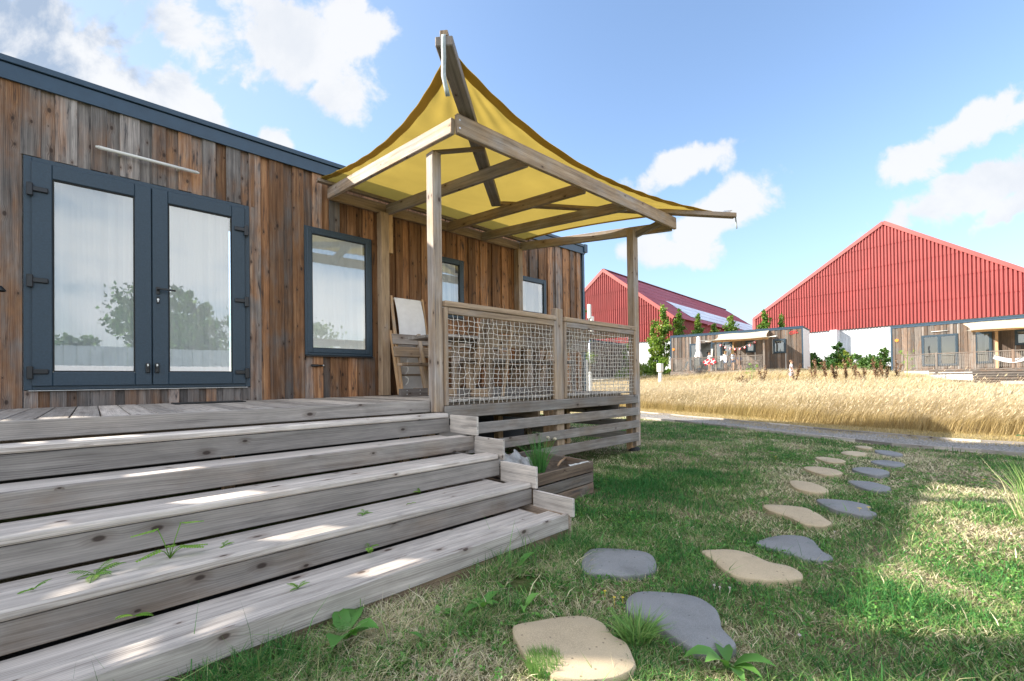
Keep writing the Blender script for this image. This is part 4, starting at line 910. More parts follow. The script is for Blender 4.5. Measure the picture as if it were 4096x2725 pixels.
# little ferns between the tread boards
def fern(x,y,z,n,L,seed,label,kind='fern',up_=.9):
    random.seed(seed); b=MB()
    for k in range(n):
        a=random.uniform(0,6.28); d0=Vector((math.cos(a),math.sin(a),0)); th=random.uniform(.5,1.2)*up_; p=Vector((x,y,z)); l=L*random.uniform(.6,1.1); pts=[p.copy()]; m_=12
        for i in range(m_): th-=.09; p=p+(d0*math.cos(th)+Vector((0,0,math.sin(th))))*l/m_; pts.append(p.copy())
        b.tube(pts,[.0016]*m_+[.0004],4,r=(.3,.5,0)); sd=Vector((-d0.y,d0.x,0)); rr=(random.uniform(.2,1),random.uniform(.5,1),0)
        for i in range(2,m_+1):
            ll=l*.24*math.sin(math.pi*(i/m_)*.85+.35)
            for s_ in (-1,1):
                q=pts[i]; t_=(sd*s_*.9+d0*.45).normalized(); w2=(d0*.5-sd*s_*.3).normalized()*ll*.2; e_=q+t_*ll+Vector((0,0,-ll*.15)); m2=q+t_*ll*.5
                i0=len(b.v); b.v+= [q,m2+w2,e_,m2-w2]; b.face([i0,i0+1,i0+2,i0+3],[(0,0)]*4,rr)
    b.build('stair_fern',M['leaff'],label=label,cat='fern',group='small ferns in the stair gaps')
YA,YB=2.585,2.22
fern(.01,YA,-.80,9,.10,1,'spreading fern left of the tall stair seedling on the fourth step'); fern(-.17,YA,-.80,4,.07,2,'small fern at the far left of the fourth step')
fern(.47,YA,-.80,5,.05,3,'tiny fern right of the tall stair seedling'); fern(.70,YB,-.963,6,.06,4,'small fern on the bottom step near its middle')
fern(.12,2.39,-.94,3,.09,5,'narrow fern leaning on the riser of the bottom step, left one'); fern(1.14,2.39,-.94,4,.10,6,'upright bright frond leaning on the riser above the bottom step')
fern(1.20,YA,-.80,7,.06,7,'flat fern patch in the gap at the middle of the fourth step'); fern(1.70,2.76,-.79,5,.08,8,'pale frond against the riser above the fourth step'); fern(1.52,YA,-.80,3,.05,9,'smallest green leaves towards the right end of the fourth step',up_=.6)
b=MB(); random.seed(3)
for (a,hh) in ((2.6,.14),(.6,.15),(1.5,.05),(3.9,.05),(5.5,.05),(0.1,.04)):
    p0=Vector((.26,YA,-.80)); e_=p0+Vector((math.cos(a)*.05,math.sin(a)*.02,hh)); b.tube([p0,(p0+e_)/2+Vector((0,0,.01)),e_],.002,5,r=(.5,.6,0)); dx=Vector((math.cos(a),math.sin(a)*.4,-.15)).normalized(); 
    for i in range(9):
        q=e_+dx*.011*i; 
        for s_ in (-1,1): leafblade(b,q,(dx.x*.5-s_*dx.y*.8,dx.y*.5+s_*dx.x*.8),.030*(1-i*.07),.013,.2,(random.uniform(.3,.9),random.uniform(.5,1),0),n=3,up0=.15)
b.build('stair_seedling',M['leaff'],label='tallest seedling with feathery leaves growing from the fourth step',cat='seedling')
tuft('long_grass',2.40,2.60,7,.20,.02,'few long grass blades bending over the right end of the fourth step',cols=(.2,.4),lean=1.,z=-.95,wdt=.006,leand=3.4)
# flowers
M['petal']=plain('yellow_petal',(.75,.55,.03),.6); M['petalw']=plain('white_clover_flower',(.72,.62,.60),.8)
YF=[(7.48,3.57),(6.87,1.96),(8.78,2.82),(4.67,.65),(4.59,.70),(6.75,-.01),(1.92,1.35),(1.90,1.28),(1.93,1.25)]
YL=['left far lawn','mid lawn left of the beige slabs','far lawn near the road','right edge of a grey slab','grey slab edge, left one','shaded lawn at the right','three tiny blooms, upper','three tiny blooms, left','three tiny blooms, right']
for k,(x,y) in enumerate(YF):
    r_=.012 if k not in(6,7,8) else .006; z=float(gz(x,y))+.06; b=MB()
    for j in range(8):
        a=j*.785; leafblade(b,(x,y,z),(math.cos(a),math.sin(a)),r_*1.6,r_*.8,.2,n=2,up0=.3)
    b.tube([(x,y,z-.06),(x,y,z)],.001,4); b.build('yellow_flower',M['petal'],label='small yellow flower, '+YL[k],cat='flower',group='yellow flowers in the lawn')
WL=['between the slabs, left','between the slabs, middle','between the slabs, right','bottom right in shade','beside the third beige slab']
for k,(x,y) in enumerate([(2.412,.995),(2.41,.965),(2.44,.926),(2.22,.555),(3.84,.73)]):
    z=float(gz(x,y))+.04; b=MB(); 
    for j in range(40):
        a=random.uniform(0,6.28); c_=random.uniform(-.2,1); d0=Vector((math.cos(a)*math.sqrt(max(0,1-c_*c_)),math.sin(a)*math.sqrt(max(0,1-c_*c_)),c_))*.007; i0=len(b.v); p=Vector((x,y,z)); s_=Vector((-d0.y,d0.x,0))*.18
        b.v+= [p,p+d0*.8+s_,p+d0*1.15,p+d0*.8-s_]; b.face([i0,i0+1,i0+2,i0+3],[(0,0)]*4,(.5,.5,.5))
    b.tube([(x,y,z-.04),(x,y,z)],.0012,4); b.build('clover_flower',M['petalw'],label='white clover flower head in the grass, '+WL[k],cat='flower',group='white clover flowers in the lawn')
# rusty brown dock stalks standing in the meadow
M['rust']=leafmat('rusty_seed_stalk',[(.12,.06,.035),(.19,.10,.055),(.28,.17,.09)],trans=.15)
RD=[(25.3,6.31,.95,'leftmost, near the walking boy'),(24.8,7.6,.9,'behind the tall pale weed'),(23.0,7.9,.7,'short one below the far porch'),(26.0,5.6,1.0,'right of the walking boy, bushy'),(26.3,5.2,1.15,'tallest of the middle cluster'),
    (27.2,4.56,1.0,'middle cluster, leaning right'),(27.3,4.2,1.1,'dark reddish, middle of the meadow'),(27.8,3.96,.8,'small, centre of the meadow'),(28.25,3.53,1.05,'forked, left of the second far cabin'),(28.6,3.2,.85,'before the cabin plinth'),(28.98,2.85,1.05,'rightmost tall one by the right far cabin'),(26.7,4.9,.9,'half hidden in pale grass')]
for k,(x,y,h,l) in enumerate(RD):
    random.seed(60+k); b=MB(); P0=[]; z0=float(gz(x,y)); h*=1.32
    for s_ in range(random.randint(3,5)):
        lx=random.uniform(-.28,.28); ly=random.uniform(-.3,.3); e_=Vector((x+lx,y+ly,z0+h*random.uniform(.75,1.1))); b.tube([(x,y,z0),(x+lx*.3,y+ly*.3,z0+h*.5),e_],[.008,.007,.003],4,r=(.3,.5,0))
        for j in range(60):
            t=random.uniform(.45,1); q=Vector((x+lx*(.3+.7*(t-.5)*2),y+ly*(.3+.7*(t-.5)*2),z0+t*(e_.z-z0))); P0.append(q+Vector((random.gauss(0,.03),random.gauss(0,.03),random.gauss(0,.02))))
    V,F=leafcloud(np.array(P0),.085,rs,-.5,.5); plant_mesh('dry_dock_stalks',V,F,M['rust'],np.stack([rs.uniform(0,1,len(F))]*3,1),'rusty brown dried weed in the golden meadow, '+l,'weed','rusty weeds in the meadow',b,M['rust'])
for (x,y,h,l) in ((21.6,7.08,1.45,'tall thin green weed with pale flower heads in front of the first far cabin'),(26.7,2.25,1.75,'tall thin yellowish weed in front of the second far cabin doors')):
    b=MB(); z0=float(gz(x,y)); P0=[]; b.tube([(x,y,z0),(x+.02,y,z0+h*.5),(x,y-.03,z0+h)],[.012,.009,.004],5,r=(.8,.8,0))
    for j in range(7):
        a=random.uniform(0,6.28); z1=z0+h*random.uniform(.45,.85); e_=Vector((x+math.cos(a)*.18,y+math.sin(a)*.22,z1+.3)); b.tube([(x,y,z1),e_],.004,4,r=(.8,.8,0)); P0+=[e_+Vector((random.gauss(0,.04),random.gauss(0,.04),random.gauss(0,.03))) for _ in range(10)]
    for j in range(12): P0.append(Vector((x+random.gauss(0,.12),y+random.gauss(0,.12),z0+h*random.uniform(.1,.4))))
    V,F=leafcloud(np.array(P0),.07,rs,0,.4); plant_mesh('tall_weed',V,F,M['leaff'],np.stack([rs.uniform(0.3,1,len(F))]*3,1),l,'weed',None,b,M['leaff'])
# ------------------------------------------------------------------ far things: local frames (X along the front, Y away from the viewer, Z up)
def frame(P0,P1):
    X=(Vector(P1)-Vector(P0)); X.z=0; X.normalize(); Z=Vector((0,0,1)); Y=Z.cross(X)
    return Matrix(((X.x,Y.x,0,P0[0]),(X.y,Y.y,0,P0[1]),(0,0,1,0),(0,0,0,1)))
def fpart(b,name,mat,root,Mx,**kw): return b.build(name,M[mat] if isinstance(mat,str) else mat,root,M=Mx,**kw)
def rootat(name,label,cat,group=None): return empty(name,label,cat,group)
M['farnet']=plain('far_net_rope',(.33,.30,.27),.8)
def fardoor(root,Mx,x0,x1,z0,z1,leaves=1,yo=0,curt=None,name='glazed_door'):
    q=MB(); frame_rect(q,x0,x1,z0,z1,-.07+yo,.03+yo,.06,.006); d_=fpart(q,name,'anth',root,Mx)
    n=leaves; w_=(x1-x0-.1)/n
    for k in range(n):
        a=x0+.05+k*w_; q=MB(); frame_rect(q,a,a+w_,z0+.05,z1-.05,-.09+yo,-.0+yo,.09,.006); fpart(q,'sash','anth',d_,Mx)
        q=MB(); q.quad([(a+.08,-.05+yo,z0+.12),(a+w_-.08,-.05+yo,z0+.12),(a+w_-.08,-.05+yo,z1-.12),(a+.08,-.05+yo,z1-.12)]); fpart(q,'pane','glass',d_,Mx)
    if curt:
        for (c0,c1) in curt:
            q=MB(); q.grid(lambda u,v:(c0+(c1-c0)*u,.12+yo+.03*math.sin(u*(c1-c0)*30),z0+.1+(z1-z0-.2)*v),20,2); fpart(q,'curtain','curtain',d_,Mx)
    return d_
def farcabin(label,P0,P1,L,zb,zt,ops,wmf,depth=4.):
    root=rootat('far_cabin',label,'cabin','small wooden cabins across the meadow'); Mx=frame(P0,P1)
    b=MB(); cladding(b,0.06,L-.06,zb,zt-.2,ops,y=0.,wide=.19,narrow=.16,warmf=wmf); fpart(b,'cladding','farclad',root,Mx)
    b=MB(); xs=sorted({0.,L,*[o[0] for o in ops],*[o[1] for o in ops]})
    for a,c_ in zip(xs[:-1],xs[1:]):
        o=[q for q in ops if q[0]<=a+1e-6 and q[1]>=c_-1e-6]
        for (s0,s1) in ([(zb,o[0][2]),(o[0][3],zt-.1)] if o else [(zb,zt-.1)]): b.quad([(a,.03,s0),(c_,.03,s0),(c_,.03,s1),(a,.03,s1)])
    b.box(0.04,L-.04,depth-.1,depth,zb,zt-.1); b.box(.02,.06,.03,depth,zb,zt-.1); b.box(L-.06,L-.02,.03,depth,zb,zt-.1); b.box(.05,L-.05,.05,depth-.1,zb-.04,zb); b.box(1.,L-1,1.9,2.0,zb,zt-.1); fpart(b,'inner_shell','darkwall',root,Mx)
    b=MB(); y=.05
    while y<depth: b.box(-.0,.02,y,y+.15,zb,zt-.12,.003,(random.random(),random.random(),.5)); y+=.155
    fpart(b,'end_cladding','farclad',root,Mx)
    b=MB(); b.box(-.05,L+.05,-.06,depth+.05,zt-.06,zt,.01); b.box(-.03,L+.03,-.045,-.02,zt-.2,zt-.065,.004); b.box(-.035,-.01,-.02,depth,zt-.2,zt-.065); fpart(b,'roof_edge','anthf',root,Mx)
    b=MB(); b.box(-.02,.07,-.045,-.02,zb,zt-.2); b.box(-.035,-.02,-.045,.05,zb,zt-.2); b.box(L-.07,L+.02,-.045,-.02,zb,zt-.2); fpart(b,'corner_trim','anthf',root,Mx)
    return root,Mx
def farrail(root,Mx,posts,zd,zr,yo,hp={}):
    for s in posts:
        q=MB(); q.box(s-.06,s+.06,-yo-.05,-yo+.05,zd-.35,hp.get(s,zr+.04),.006,(.8,random.random(),.45)); fpart(q,'post','farclad',root,Mx)
    for a,c_ in zip(posts[:-1],posts[1:]):
        q=MB(); q.box(a+.06,c_-.06,-yo-.04,-yo+.04,zr-.06,zr,.006,(.8,.4,.4)); fpart(q,'hand_rail','farclad',root,Mx)
        q=net((a+.08,-yo,0),(1,0,0),c_-a-.16,zd,zr-.07,int((c_-a)/.085),int((zr-zd)/.085),.0065,jit=.008); fpart(q,'net','farnet',root,Mx)
# first far cabin
c1ops=[(1.7,4.46,.7,3.04),(4.49,5.24,.95,3.02),(6.24,6.95,2.04,3.02),(8.2,9.08,1.87,3.0)]
cb1,M1=farcabin('far wooden cabin with cream shade sail, bunting and people on its porch',(38.5,19.42,0),(39.56,9.3,0),10.2,.64,3.9,c1ops,lambda x,z:.35+.3*random.random())
fardoor(cb1,M1,1.7,2.68,.72,3.04,1); fardoor(cb1,M1,3.58,4.46,.72,3.04,1,yo=-.25); fardoor(cb1,M1,4.50,5.24,.95,3.02,1,curt=[(4.95,5.15)]); fardoor(cb1,M1,6.24,6.95,2.04,3.02,1,name='window',curt=[(6.3,6.9)]); fardoor(cb1,M1,8.2,9.08,1.87,3.0,1,name='window',curt=[(8.25,9.03)])
q=MB(); q.box(2.7,3.55,1.2,1.8,.66,1.55,.02); q.box(2.7,3.55,1.2,1.75,2.5,3.0,.01); fpart(q,'kitchen_unit','white',cb1,M1)
q=MB(); q.box(2.8,3.35,1.0,1.4,2.05,2.38,.02); mw=q.build('microwave',M['white'],M=M1,label='white microwave on a shelf inside the first far cabin',cat='microwave'); q=MB(); q.box(2.84,3.18,.985,1.0,2.09,2.34,.004); q.build('oven_window',M['black'],mw,M=M1)
q=MB(); q.tube([(3.05,-.08,3.16),(4.5,-.08,3.16)],.02,6); q.build('tube_lamp',M['white'],M=M1,label='thin white tube lamp above the doors of the first far cabin',cat='lamp')
tr1=rootat('far_terrace','timber porch with net railing in front of the first far cabin','terrace'); 
q=MB(); x=.9
while x<8.15: q.box(x,x+.14,-2.65,.0,.50,.53,.003,None,.4) if False else q.board((x+.07,-2.65,.55),(x+.07,-.03,.55),.14,.03,(0,0,1),.003,None,.4); x+=.15
fpart(q,'deck_floor','farclad',tr1,M1)
q=MB(); q.box(.95,8.15,-2.68,-2.65,.28,.56,.004,(.8,.5,.4)); fpart(q,'deck_fascia','farclad',tr1,M1)
farrail(tr1,M1,[1.08,2.85,4.62,6.34,8.05],.62,1.7,2.6,{4.62:2.88,8.05:2.88})
for s in (5.3,):
    q=MB(); q.box(s-.05,s+.05,-.15,-.05,.56,2.95,.006,(.9,.5,1.)); fpart(q,'wall_post','fresh',tr1,M1)
q=MB(); q.box(4.4,8.35,-2.64,-2.56,2.84,2.98,.006,(.9,.5,.9)); fpart(q,'beam','fresh',tr1,M1)
q=MB(); q.board((8.0,-2.3,2.97),(9.0,-3.2,3.0),.10,.06,(0,0,1)); q.board((4.7,-2.3,2.97),(3.5,-3.1,3.03),.08,.05,(0,0,1)); fpart(q,'corner_brace','white',tr1,M1)
def farsail(a,b_,c_,d_,Mx,label):
    A_,B2,C2_,D2=[Vector(p) for p in (a,b_,c_,d_)]
    def f(u,v):
        fr_=A_.lerp(B2,u)+Vector((0,.3*4*u*(1-u)*0,-.02)); bk=C2_.lerp(D2,u); l_=A_.lerp(C2_,v)+Vector((.38*4*v*(1-v)*.8,0,-.05*4*v*(1-v))); r_=B2.lerp(D2,v)+Vector((-.38*4*v*(1-v)*.8,0,-.05*4*v*(1-v)))
        q_=A_*(1-u)*(1-v)+B2*u*(1-v)+C2_*(1-u)*v+D2*u*v; p=fr_*(1-v)+bk*v+l_*(1-u)+r_*u-q_; p.z-=.1*math.sin(math.pi*v)*(1) -.02*math.sin(u*8+v*6); return p
    q=MB(); q.grid(f,40,20); q.build('shade_sail',M['creamsail'],M=Mx,label=label,cat='shade sail')
farsail((3.9,-3.0,3.0),(8.75,-3.05,2.98),(4.1,-.05,3.68),(7.95,-.05,3.70),M1,'cream shade sail over the porch of the first far cabin')
# closed parasol
q=MB(); q.lathe([(.02,.56),(.02,1.75)],(0,0,0),8); par=rootat('parasol','closed cream parasol standing at the porch rail of the first far cabin','parasol')
pm=M1@Matrix.Translation((3.2,-2.35,0)); q.build('pole',M['white'],par,M=pm)
q=MB(); q.lathe([(.23,1.72),(.27,1.80),(.17,2.15),(.12,2.25),(.17,2.45),(.15,2.9),(.12,3.3),(.09,3.42),(.0,3.45)],(0,0,0),24,wob=lambda a,z:1+.16*math.sin(a*6)); q.build('folded_canopy',M['cloth'],par,M=pm)
q=MB(); q.lathe([(.0,.60),(.22,.60),(.24,.56),(.24,.55)],(0,0,0),16); q.build('base',M['black'],par,M=pm)
# deck chairs
M['bluecloth']=plain('pale_blue_canvas',(.45,.6,.68),.85)
for k,(s0,lab,fl) in enumerate(((1.75,'upright pale blue deckchair at the left end of the first far porch',1),(2.9,'reclined pale blue deckchair beside the middle rail post of the first far porch',1))):
    ch=rootat('far_deckchair',lab,'deckchair','deckchairs on the first far porch'); cm_=M1@Matrix.Translation((s0,-1.9,.57)); L_=.75
    q=MB(); 
    hi_=.85 if k==0 else .72; xe=.35 if k==0 else .7
    q.grid(lambda u,v:(.02+xe*v+.02,-.25+.5*u,.18+(hi_-.18)*v-.10*math.sin(math.pi*v)),4,10); fpart(q,'canvas','bluecloth',ch,cm_)
    for y in (-.28,.28):
        q=MB(); q.board((-.1,y,.1),(xe+.06,y,hi_+.03),.04,.025,(0,1,0)); fpart(q,'frame_rail','fresh',ch,cm_)
        q=MB(); q.board((xe+.15,y*.9,0),(.05,y*.9,.45),.04,.025,(0,1,0)); fpart(q,'leg','fresh',ch,cm_)
# flags with a white cross, bunting
M['red']=plain('red_fabric',(.62,.03,.04),.8); M['whitef']=plain('white_fabric',(.8,.8,.8),.8)
def flag(root_or_none,c,w_,h,Mx,rot,label=None,group=None,name='flag',parent=None):
    c=Vector(c); ca,sa=math.cos(rot),math.sin(rot)
    def T(x,z,y=0.): return c+Vector((x*ca-z*sa,y,x*sa+z*ca))
    q=MB(); q.grid(lambda u,v:T((u-.5)*w_,(v-.5)*h,.02*math.sin(u*7)),8,4); o=q.build(name,M['red'],parent,M=Mx,label=label,cat='flag' if label else None,group=group)
    q=MB()
    for yo in (-.006,.006):
        q.grid(lambda u,v:T((u-.5)*w_,(v-.5)*h*.17,.02*math.sin(u*7)+yo),8,1); q.grid(lambda u,v:T((-.12+(u-.5)*.13)*w_,(v-.5)*h,.02*math.sin((.5-.12+(u-.5)*.13)*7)+yo*1.3),1,4)
    q.build('cross',M['whitef'],o,M=Mx); return o
flag(None,(3.95,-2.70,1.27),.52,.40,M1,.5,'red flag with white cross hung on the far porch netting, left one','flags on the far porch netting'); flag(None,(4.42,-2.72,1.32),.40,.40,M1,.5,'red flag with white cross hung on the far porch netting, right one','flags on the far porch netting')
bun=rootat('bunting','string of small red and white cross flags sagging between the porch posts','bunting'); pts=[(4.65+.35*k,-2.66,2.92-.62*math.sin(math.pi*min(1,k/8.6))**.9) for k in range(10)]
q=MB(); q.tube(pts,.006,4); q.build('string',M['whitef'],bun,M=M1)
for k in range(1,9): flag(None,(pts[k][0],-2.67,pts[k][2]-.09),.16,.15,M1,random.uniform(-.4,.4),name='pennant',parent=bun)
q=MB(); q.grid(lambda u,v:(4.98+.45*u,-2.66-.03*math.sin(u*9),1.74-.42*v*(1-.3*math.sin(u*5))),12,6); q.grid(lambda u,v:(4.98+.45*u,-2.66+.10*v,1.74),6,2); q.build('towel',M['cloth'],M=M1,label='white towel hanging over the rail of the first far porch',cat='towel')
q=MB(); q.board((4.22,-2.5,.56),(4.3,-2.5,2.35),.12,.02,(0,1,0)); q.build('white_board',M['white'],M=M1,label='narrow white board standing upright behind the far porch flags',cat='board')
M['orange']=plain('orange_plastic',(.85,.22,.02),.4)
q=MB(); q.tube([(.26,-.05,2.64),(.26,-.02,2.64)],.11,16); q.build('number_disc',M['orange'],M=M1,label='round orange disc on the left end of the first far cabin',cat='sign',group='orange cabin discs')
q=MB(); 
for k in range(3): q.tube([(9.5+.13*k+.16*math.sin(t*5),-.03,3.40+.03*k+.14*math.cos(t*5+k)*(.6+t*.3)) for t in np.linspace(0,1.2,14)],.013,4)
q.tube([(9.38,-.03,3.42),(9.6,-.03,3.36),(9.85,-.03,3.62)],.013,4); q.build('emblem',M['red'],M=M1,label='small red scribbled emblem at the upper right corner of the first far cabin',cat='emblem')
# second far cabin
h2=math.radians(8.4); P2=(43.2,4.48,0); Q2=(43.2-9*math.sin(h2),4.48-9*math.cos(h2),0)
cb2,M2=farcabin('far wooden cabin at the right edge with closed double doors and a cream sail',P2,Q2,9.5,.36,3.68,[(1.7,3.56,.62,2.80),(4.32,5.14,.7,2.78),(6.12,7.0,1.8,2.78)],lambda x,z:.4+.3*random.random())
fardoor(cb2,M2,1.7,3.56,.62,2.80,2); fardoor(cb2,M2,4.32,5.14,.7,2.78,1,curt=[(4.45,4.65),(4.78,5.05)]); fardoor(cb2,M2,6.12,7.0,1.8,2.78,1,name='window',curt=[(6.2,6.9)])
q=MB(); q.tube([(2.23,-.08,3.03),(3.07,-.08,3.03)],.022,6); q.build('tube_lamp',M['white'],M=M2,label='thin white tube lamp above the double doors of the right far cabin',cat='lamp')
q=MB(); q.tube([(.33,-.05,2.58),(.33,-.02,2.58)],.11,16); q.build('number_disc',M['orange'],M=M2,label='round orange disc on the left end of the right far cabin',cat='sign',group='orange cabin discs')
tr2=rootat('far_terrace','timber porch with net railing and slatted skirting in front of the right far cabin','terrace')
q=MB(); q.box(1.1,9.4,-2.65,-.03,.30,.36,.004,(.8,.5,.4)); fpart(q,'deck_floor','farclad',tr2,M2)
farrail(tr2,M2,[1.25,2.96,4.72,6.32,8.1],.42,1.42,2.6,{4.72:2.66,8.1:2.66})
q=MB(); q.box(5.28,5.42,-.18,-.04,.36,2.75,.006,(.9,.5,1.)); fpart(q,'wall_post','fresh',tr2,M2)
q=MB(); q.box(4.6,8.4,-2.64,-2.56,2.62,2.76,.006,(.9,.5,.9)); fpart(q,'beam','fresh',tr2,M2)
for k in range(6):
    q=MB(); z=.22-.155*k; q.box(2.6 if k<2 else 4.62,9.3,-2.72,-2.69,z-.06,z+.06,.004,(.3,random.random(),.3)); fpart(q,'skirt_board','farclad',tr2,M2)
q=MB(); q.box(4.6,9.2,-2.6,-.3,-.9,.2); fpart(q,'porch_shade_box','inside',tr2,M2)  # near-black box standing in for the shade behind the slats
farsail((4.35,-3.0,2.74),(8.9,-3.0,2.70),(3.8,-.05,3.42),(8.0,-.05,3.45),M2,'cream shade sail over the porch of the right far cabin')
q=MB(); q.grid(lambda u,v:(5.5+1.6*u,-2.2+.0*v-.5*v,1.2-.35*math.sin(math.pi*u)*.8-.25*v),20,4); q.build('hammock',M['cloth'],M=M2,label='pale cloth hammock slung low on the right far porch',cat='hammock')
q=MB()
for k in range(3): q.box(-1.0,-.05,.3+.0,2.2,.30-.12*k-.4,.39-.12*k-.4,.005,(.8,.5,.9))
q.box(-1.05,-.02,.25,2.3,.0,.04,.005); q.build('log_box',M['farclad'],M=M2,label='low timber crate against the left end of the right far cabin',cat='crate')
# third cabin seen through the netting
cb3,M3=farcabin('far cabin seen through the terrace netting, plain boards under a dark roof edge',(30.2,23.25,0),(39.457,24.553,0),9.35,.1,3.54,[],lambda x,z:.25+.2*random.random())
# ------------------------------------------------------------------ red barns
def corrm(name,col,joint=None):
    m,t=newmat(name); obj=t.n('ShaderNodeTexCoord',out=None).outputs['Object']
    n=t.noise(obj,.35,4,.6); n2=t.noise(t.vm('MULTIPLY',obj,(3,3,.3)),1.,4,.6); f=t.m('ADD',t.m('MULTIPLY',n,.6),t.m('MULTIPLY',n2,.4))
    c=t.mix(t.mr(f,.35,.65),tuple(x*.86 for x in col),tuple(min(1,x*1.1) for x in col))
    out(t,t.n('ShaderNodeBsdfPrincipled',{'Base Color':c,'Roughness':.55})); return m
M['redsheet']=corrm('red_corrugated_sheet',(.28,.045,.042)); M['redroof']=corrm('red_roof_sheet',(.30,.07,.085)); M['redtrim']=corrm('red_trim',(.33,.065,.06)); M['whitesheet']=corrm('white_ribbed_sheet',(.58,.61,.65)); M['skylight']=corrm('skylight_sheet',(.62,.70,.78)); M['ridge']=plain('dark_ridge',(.12,.02,.03),.6)
def corr(name,P0,e,nrm,L,zlo,zhi,pitch,amp,mat,root,tier=None,s0=0.,per=8):
    """corrugated vertical sheet; zhi(s) gives the top line"""
    P0=np.array(P0,float); e=np.array(e,float); nrm=np.array(nrm,float); s=np.arange(s0,L+1e-6,pitch/per); prof=amp*np.clip(np.sin(2*math.pi*s/pitch)*1.5,-1,1)
    top=np.array([zhi(a) for a in s]); V=[];F=[]
    zt_=[zlo]; zmax=top.max()
    if tier:
        z=zlo+tier
        while z<zmax: zt_.append(z); z+=tier
    zt_.append(zmax+.01)
    for j in range(len(zt_)-1):
        a=np.minimum(zt_[j]-(.10 if j else 0),top); b_=np.minimum(zt_[j+1],top); ok=b_>a+.01; base=len(V)
        for i in range(len(s)):
            for z,o_ in ((a[i],prof[i]+(.028 if tier else 0)),(b_[i],prof[i])): V.append(P0+e*s[i]+nrm*o_+np.array((0,0,z)))
        for i in range(len(s)-1):
            if ok[i] or ok[i+1]: q=base+2*i; F.append((q,q+2,q+3,q+1))
    return npmesh(name,np.array(V),np.array(F),M[mat],parent=root,fc=np.full((len(F),3),.5))
# right barn
b2=rootat('barn','huge red corrugated barn with white lower wall behind the right far cabin','barn','red corrugated barns')
P=np.array((55.944,13.041,0)); e=np.array((-math.sin(h2),-math.cos(h2),0)); nr=np.array((-e[1],e[0],0)); nr=nr if nr@(-P)>0 else -nr
z2=lambda s: 14.6-.634*abs(s-7.03) if s<7.03 else 14.6-.735*(s-7.03)
corr('red_gable',P,e,nr,19.,4.74,z2,.255,.055,'redsheet',b2,tier=1.95,s0=-5.15,per=8)
corr('white_wall',P-nr*.16,e,nr,19.,-.6,lambda s:5.0,.22,.012,'whitesheet',b2,s0=-5.1,per=4)
def wbox(b,s0,s1,o0,o1,z0,z1,ch=.01):   # box in barn frame, o towards the viewer
    c=P+e*((s0+s1)/2)+nr*((o0+o1)/2); a=Vector(P+e*s0+nr*((o0+o1)/2)); a.z=(z0+z1)/2; d_=Vector(P+e*s1+nr*((o0+o1)/2)); d_.z=a.z; b.board(a,d_,z1-z0,o1-o0,tuple(nr),ch)
q=MB(); wbox(q,2.75,3.35,-.1,.85,-.6,4.70); q.build('pilaster',M['whitesheet'],b2)
q=MB()
for s0,s1 in ((-5.25,7.03),(7.03,19.)):
    a=Vector(P+e*s0+nr*.08); a.z=z2(s0)+.02; d_=Vector(P+e*s1+nr*.08); d_.z=z2(s1)+.02; q.board(a,d_,.34,.06,tuple(nr),.01)
a=Vector(P-e*5.22+nr*.02); a.z=4.74; d_=a.copy(); d_.z=6.9; q.board(a,d_,.3,.1,tuple(nr)); q.build('verge_trim',M['redtrim'],b2)
q=MB(); R_=[Vector(P+e*s) for s in (-5.3,7.03,19.)]
for r_,z in zip(R_,(z2(-5.3),14.62,z2(19.))): r_.z=z+.12
bk=Vector(-nr)*30
q.quad([R_[0],R_[1],R_[1]+bk,R_[0]+bk]); q.quad([R_[1],R_[2],R_[2]+bk,R_[1]+bk]); w0=Vector(P-e*5.2); q.quad([w0+Vector((0,0,-.6)),w0+bk+Vector((0,0,-.6)),w0+bk+Vector((0,0,6.9)),w0+Vector((0,0,6.9))]); o=q.build('roof',M['redroof'],b2); o.modifiers.new('s','SOLIDIFY').thickness=.1
# left barn
b1=rootat('barn','smaller red barn with pale skylight band on its roof, left of the big one','barn','red corrugated barns')
A1=np.array((41.9,29.0,0)); e1=np.array((.0628,-.998,0)); n1_=np.array((-.998,-.0628,0)); HW=7.88
z1=lambda s:12.26-.772*abs(s)
corr('red_gable',A1,e1,n1_,HW,3.9,z1,.26,.055,'redsheet',b1,tier=1.95,s0=-HW)
corr('white_wall',A1-n1_*.12,e1,n1_,HW,-.4,lambda s:4.1,.3,.01,'whitesheet',b1,s0=-HW,per=4)
q=MB()
for s in (-HW-.15,HW+.15):
    a=Vector(A1+n1_*.08); a.z=12.3; d_=Vector(A1+e1*s+n1_*.08); d_.z=z1(s)+.02; q.board(a,d_,.36,.06,tuple(n1_),.01)
q.build('verge_trim',M['redtrim'],b1)
rdir=-n1_
corr('red_side_wall',A1+e1*HW*.985,rdir,e1,42.,3.9,lambda s:6.2,.26,.05,'redsheet',b1,tier=1.95)
corr('white_side_wall',A1+e1*HW*.975,rdir,e1,42.,-.4,lambda s:4.0,.3,.01,'whitesheet',b1,per=4)
